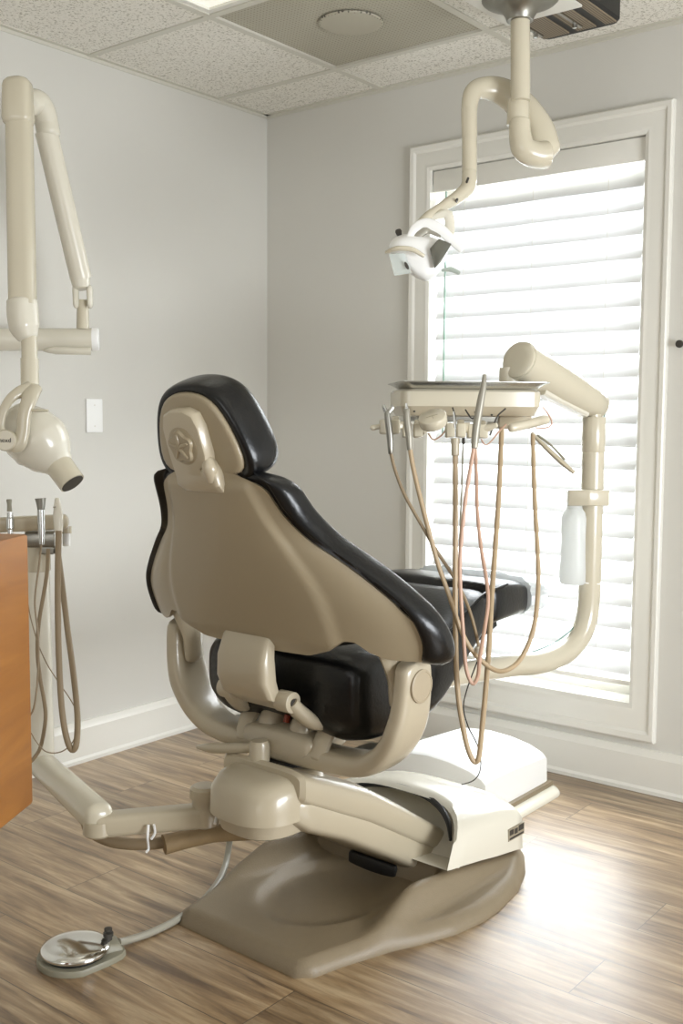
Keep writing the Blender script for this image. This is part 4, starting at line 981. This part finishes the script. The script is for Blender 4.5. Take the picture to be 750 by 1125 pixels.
GH = 'handpieces on the instrument console'
def hp(name, label, body, bodymat, hose, hmat, r, d, extra=None):
    t = thing(name, label, 'handpiece', D(body[0][0], body[0][1], d), 0, GH)
    b = nb(); P = [D(x, y, d) for x, y in body]; tube(b, P, [q[1] for q in extra] if extra else .008, 14, 3, roundcap=.002); obj('grip', b, bodymat, t, world=True)
    b = nb(); pxhose(b, hose, r, d, 10, 6); obj('hose', b, hmat, t, world=True)
    return t
DH = 2.53
t = hp('air_water_syringe', 'silver syringe handpiece leftmost in the console holder with a brown hose', [(429, 498), (428, 478), (426, 462), (425, 452)], DSTEEL,
   [(429, 497), (434, 517), (445, 545), (463, 577), (480, 606), (497, 632), (507, 650), (516, 672, 2.55), (522, 693, 2.56), (526, 712, 2.57)], HBROWN, .0042, DH, [(0, .0062), (0, .0085), (0, .008), (0, .007)])
b = nb(); tube(b, [D(425, 455, DH), D(422, 448, DH), D(421, 445, DH)], [.006, .005, .004], 10, 3); tube(b, [D(425, 455, DH), D(430, 449, DH), D(431, 447, DH)], [.006, .0055, .005], 10, 3, roundcap=.003); obj('thumb_buttons', b, STEEL, t, world=True)
t = hp('drill_handpiece', 'short grey handpiece second from the left under the console beside the dial', [(450, 494), (449, 478), (447, 462), (446.5, 450)], GREYM,
   [(450, 492), (454, 515), (461, 545), (470, 580), (481, 620), (491, 648), (499, 672), (507, 694), (520, 717), (541, 735), (557, 736), (573, 722, 2.55), (586, 690, 2.57), (591, 645, 2.6), (590, 600, 2.63), (587, 545, 2.67), (585, 478, 2.72)], HTAN, .0058, DH-.005, [(0, .0065), (0, .0085), (0, .009), (0, .0072)])
b = nb(); pxlathe(b, (446.5, 452), (446, 443), DH, [(0, .006), (.4, .0055), (.5, .0035), (1, .003), (1, 0)], 10); obj('chuck', b, STEEL, t, world=True)
t = hp('drill_handpiece', 'tan-hosed handpiece held in the middle finger of the console', [(500, 500), (500, 482)], TAN,
   [(500, 498), (500, 560), (500, 620), (500, 680), (501, 733), (504, 772), (511, 812), (517, 831), (522, 837), (526, 831), (529, 803, 2.56), (533, 762, 2.58), (537, 710, 2.6), (540, 655, 2.64), (544, 600, 2.67), (548, 540, 2.7), (551, 470, 2.74)], HTAN, .0066, DH, [(0, .0095), (0, .011)])
b = nb(); pxlathe(b, (500, 470), (498, 452), DH+.03, [(0, .004), (.6, .003), (1, .002), (1, 0)], 10); obj('bur_tip', b, STEEL, t, world=True)
t = hp('slender_handpiece', 'long slim silver handpiece angled upright across the tray rim', [(521, 492), (523, 470), (528, 440), (531, 424), (532, 412)], GREYM,
   [(521, 488), (517, 512), (511, 550), (507, 590), (505, 620), (506, 655), (509, 700), (512, 735), (519, 751), (525, 742), (527, 722), (532, 692, 2.56), (536, 662, 2.58), (534, 636, 2.6), (528, 600, 2.63), (524, 560, 2.66), (523, 520, 2.7), (521, 475, 2.73)], HPINK, .0048, DH-.03, [(0, .0085), (0, .0095), (0, .009), (0, .007), (0, .0045)])
t = thing('black_cord', 'thin black cord dangling behind the hoses onto the white floor box', 'cord', D(521, 736, 2.62))
b = nb(); pxhose(b, [(524, 727, 2.62), (519, 740), (512, 760), (509, 778), (514, 798), (524, 818), (528, 836, 2.7), (526, 850, 2.8), (519, 858, 2.86), (507, 862, 2.87)], .0016, 2.62, 6); obj('cord_run', b, INKM, t, world=True)
t = thing('grey_air_line', 'thin grey line hanging straight below the middle of the console', 'cord', D(509, 480, 2.68))
b = nb(); pxhose(b, [(509, 484), (508, 500), (507, 540), (505, 590), (504, 640), (506, 660)], .0022, 2.66, 6); obj('line_run', b, HGREY, t, world=True)
b = nb(); pxlathe(b, (509, 478), (509, 488), 2.66, [(0, .004), (1, .004), (1, 0)], 8); obj('fitting', b, INKM, t, world=True)
t = thing('hose_clip', 'small clear clip gathering the console hoses beside the seat', 'clip', D(527, 715, 2.57))
b = nb(); lathe(b, D(527, 710, 2.565), (0, 0, -1), [(0, .010), (.004, .013), (.018, .012), (.022, .008), (.0222, 0)], 12); obj('clip_body', b, OFFW, t, world=True)
t = thing('curing_wand', 'tan wand pointing down right from under the console', 'instrument', D(600, 495, 2.78))
b = nb(); tube(b, [D(584, 476, 2.78), D(600, 492, 2.77), D(616, 507, 2.76), D(630, 519, 2.75)], [.008, .0115, .0115, .009], 14, 4, aspect=(1, .6), roundcap=.002); obj('wand_body', b, TAN, t, world=True)
b = nb(); tube(b, [D(590, 478, 2.775), D(606, 490, 2.765), D(620, 505, 2.755)], .003, 8, 4); obj('wand_ridge', b, HGREY, t, world=True)

# ------------------------------------------------------------------ wooden cabinet (foreground left)
cb_ = thing('wooden_cabinet', 'orange-brown wooden cabinet corner close to the camera at the left edge', 'cabinet', (1.5, -2.7, 0))
pT, pB = D(31, 585, 1.3), D(37.5, 887, 1.3)
hx_ = Vector((pT.x+pB.x, pT.y+pB.y, 0))/2
# face runs back toward the camera's left at 30 degrees
fdir = Vector((math.sin(math.radians(-30)), math.cos(math.radians(-30)), 0))   # heading of the bottom edge (away)
fw = -fdir                                                                      # toward the camera
left = Vector((fw.y, -fw.x, 0))
if left.dot(RGT) > 0: left = -left
zT, zB = pT.z, pB.z
b = nb()
q0 = hx_; ringbridge(b, [[q0 + Vector((0, 0, z)), q0 + fw*.42 + Vector((0, 0, z)), q0 + fw*.42 + left*.6 + Vector((0, 0, z)), q0 + left*.6 + Vector((0, 0, z))] for z in (zB, zT)])
obj('cabinet_body', b, WOOD, cb_, world=True, bev=.004)
b = nb(); q1 = q0 + fw*.12 + left*.3
ringbridge(b, [[q1 + Vector((0, 0, z)), q1 + fw*.2 + Vector((0, 0, z)), q1 + fw*.2 + left*.25 + Vector((0, 0, z)), q1 + left*.25 + Vector((0, 0, z))] for z in (0, zB)])
obj('pedestal', b, WOOD, cb_, world=True)

# place Empties' children transforms are relative already
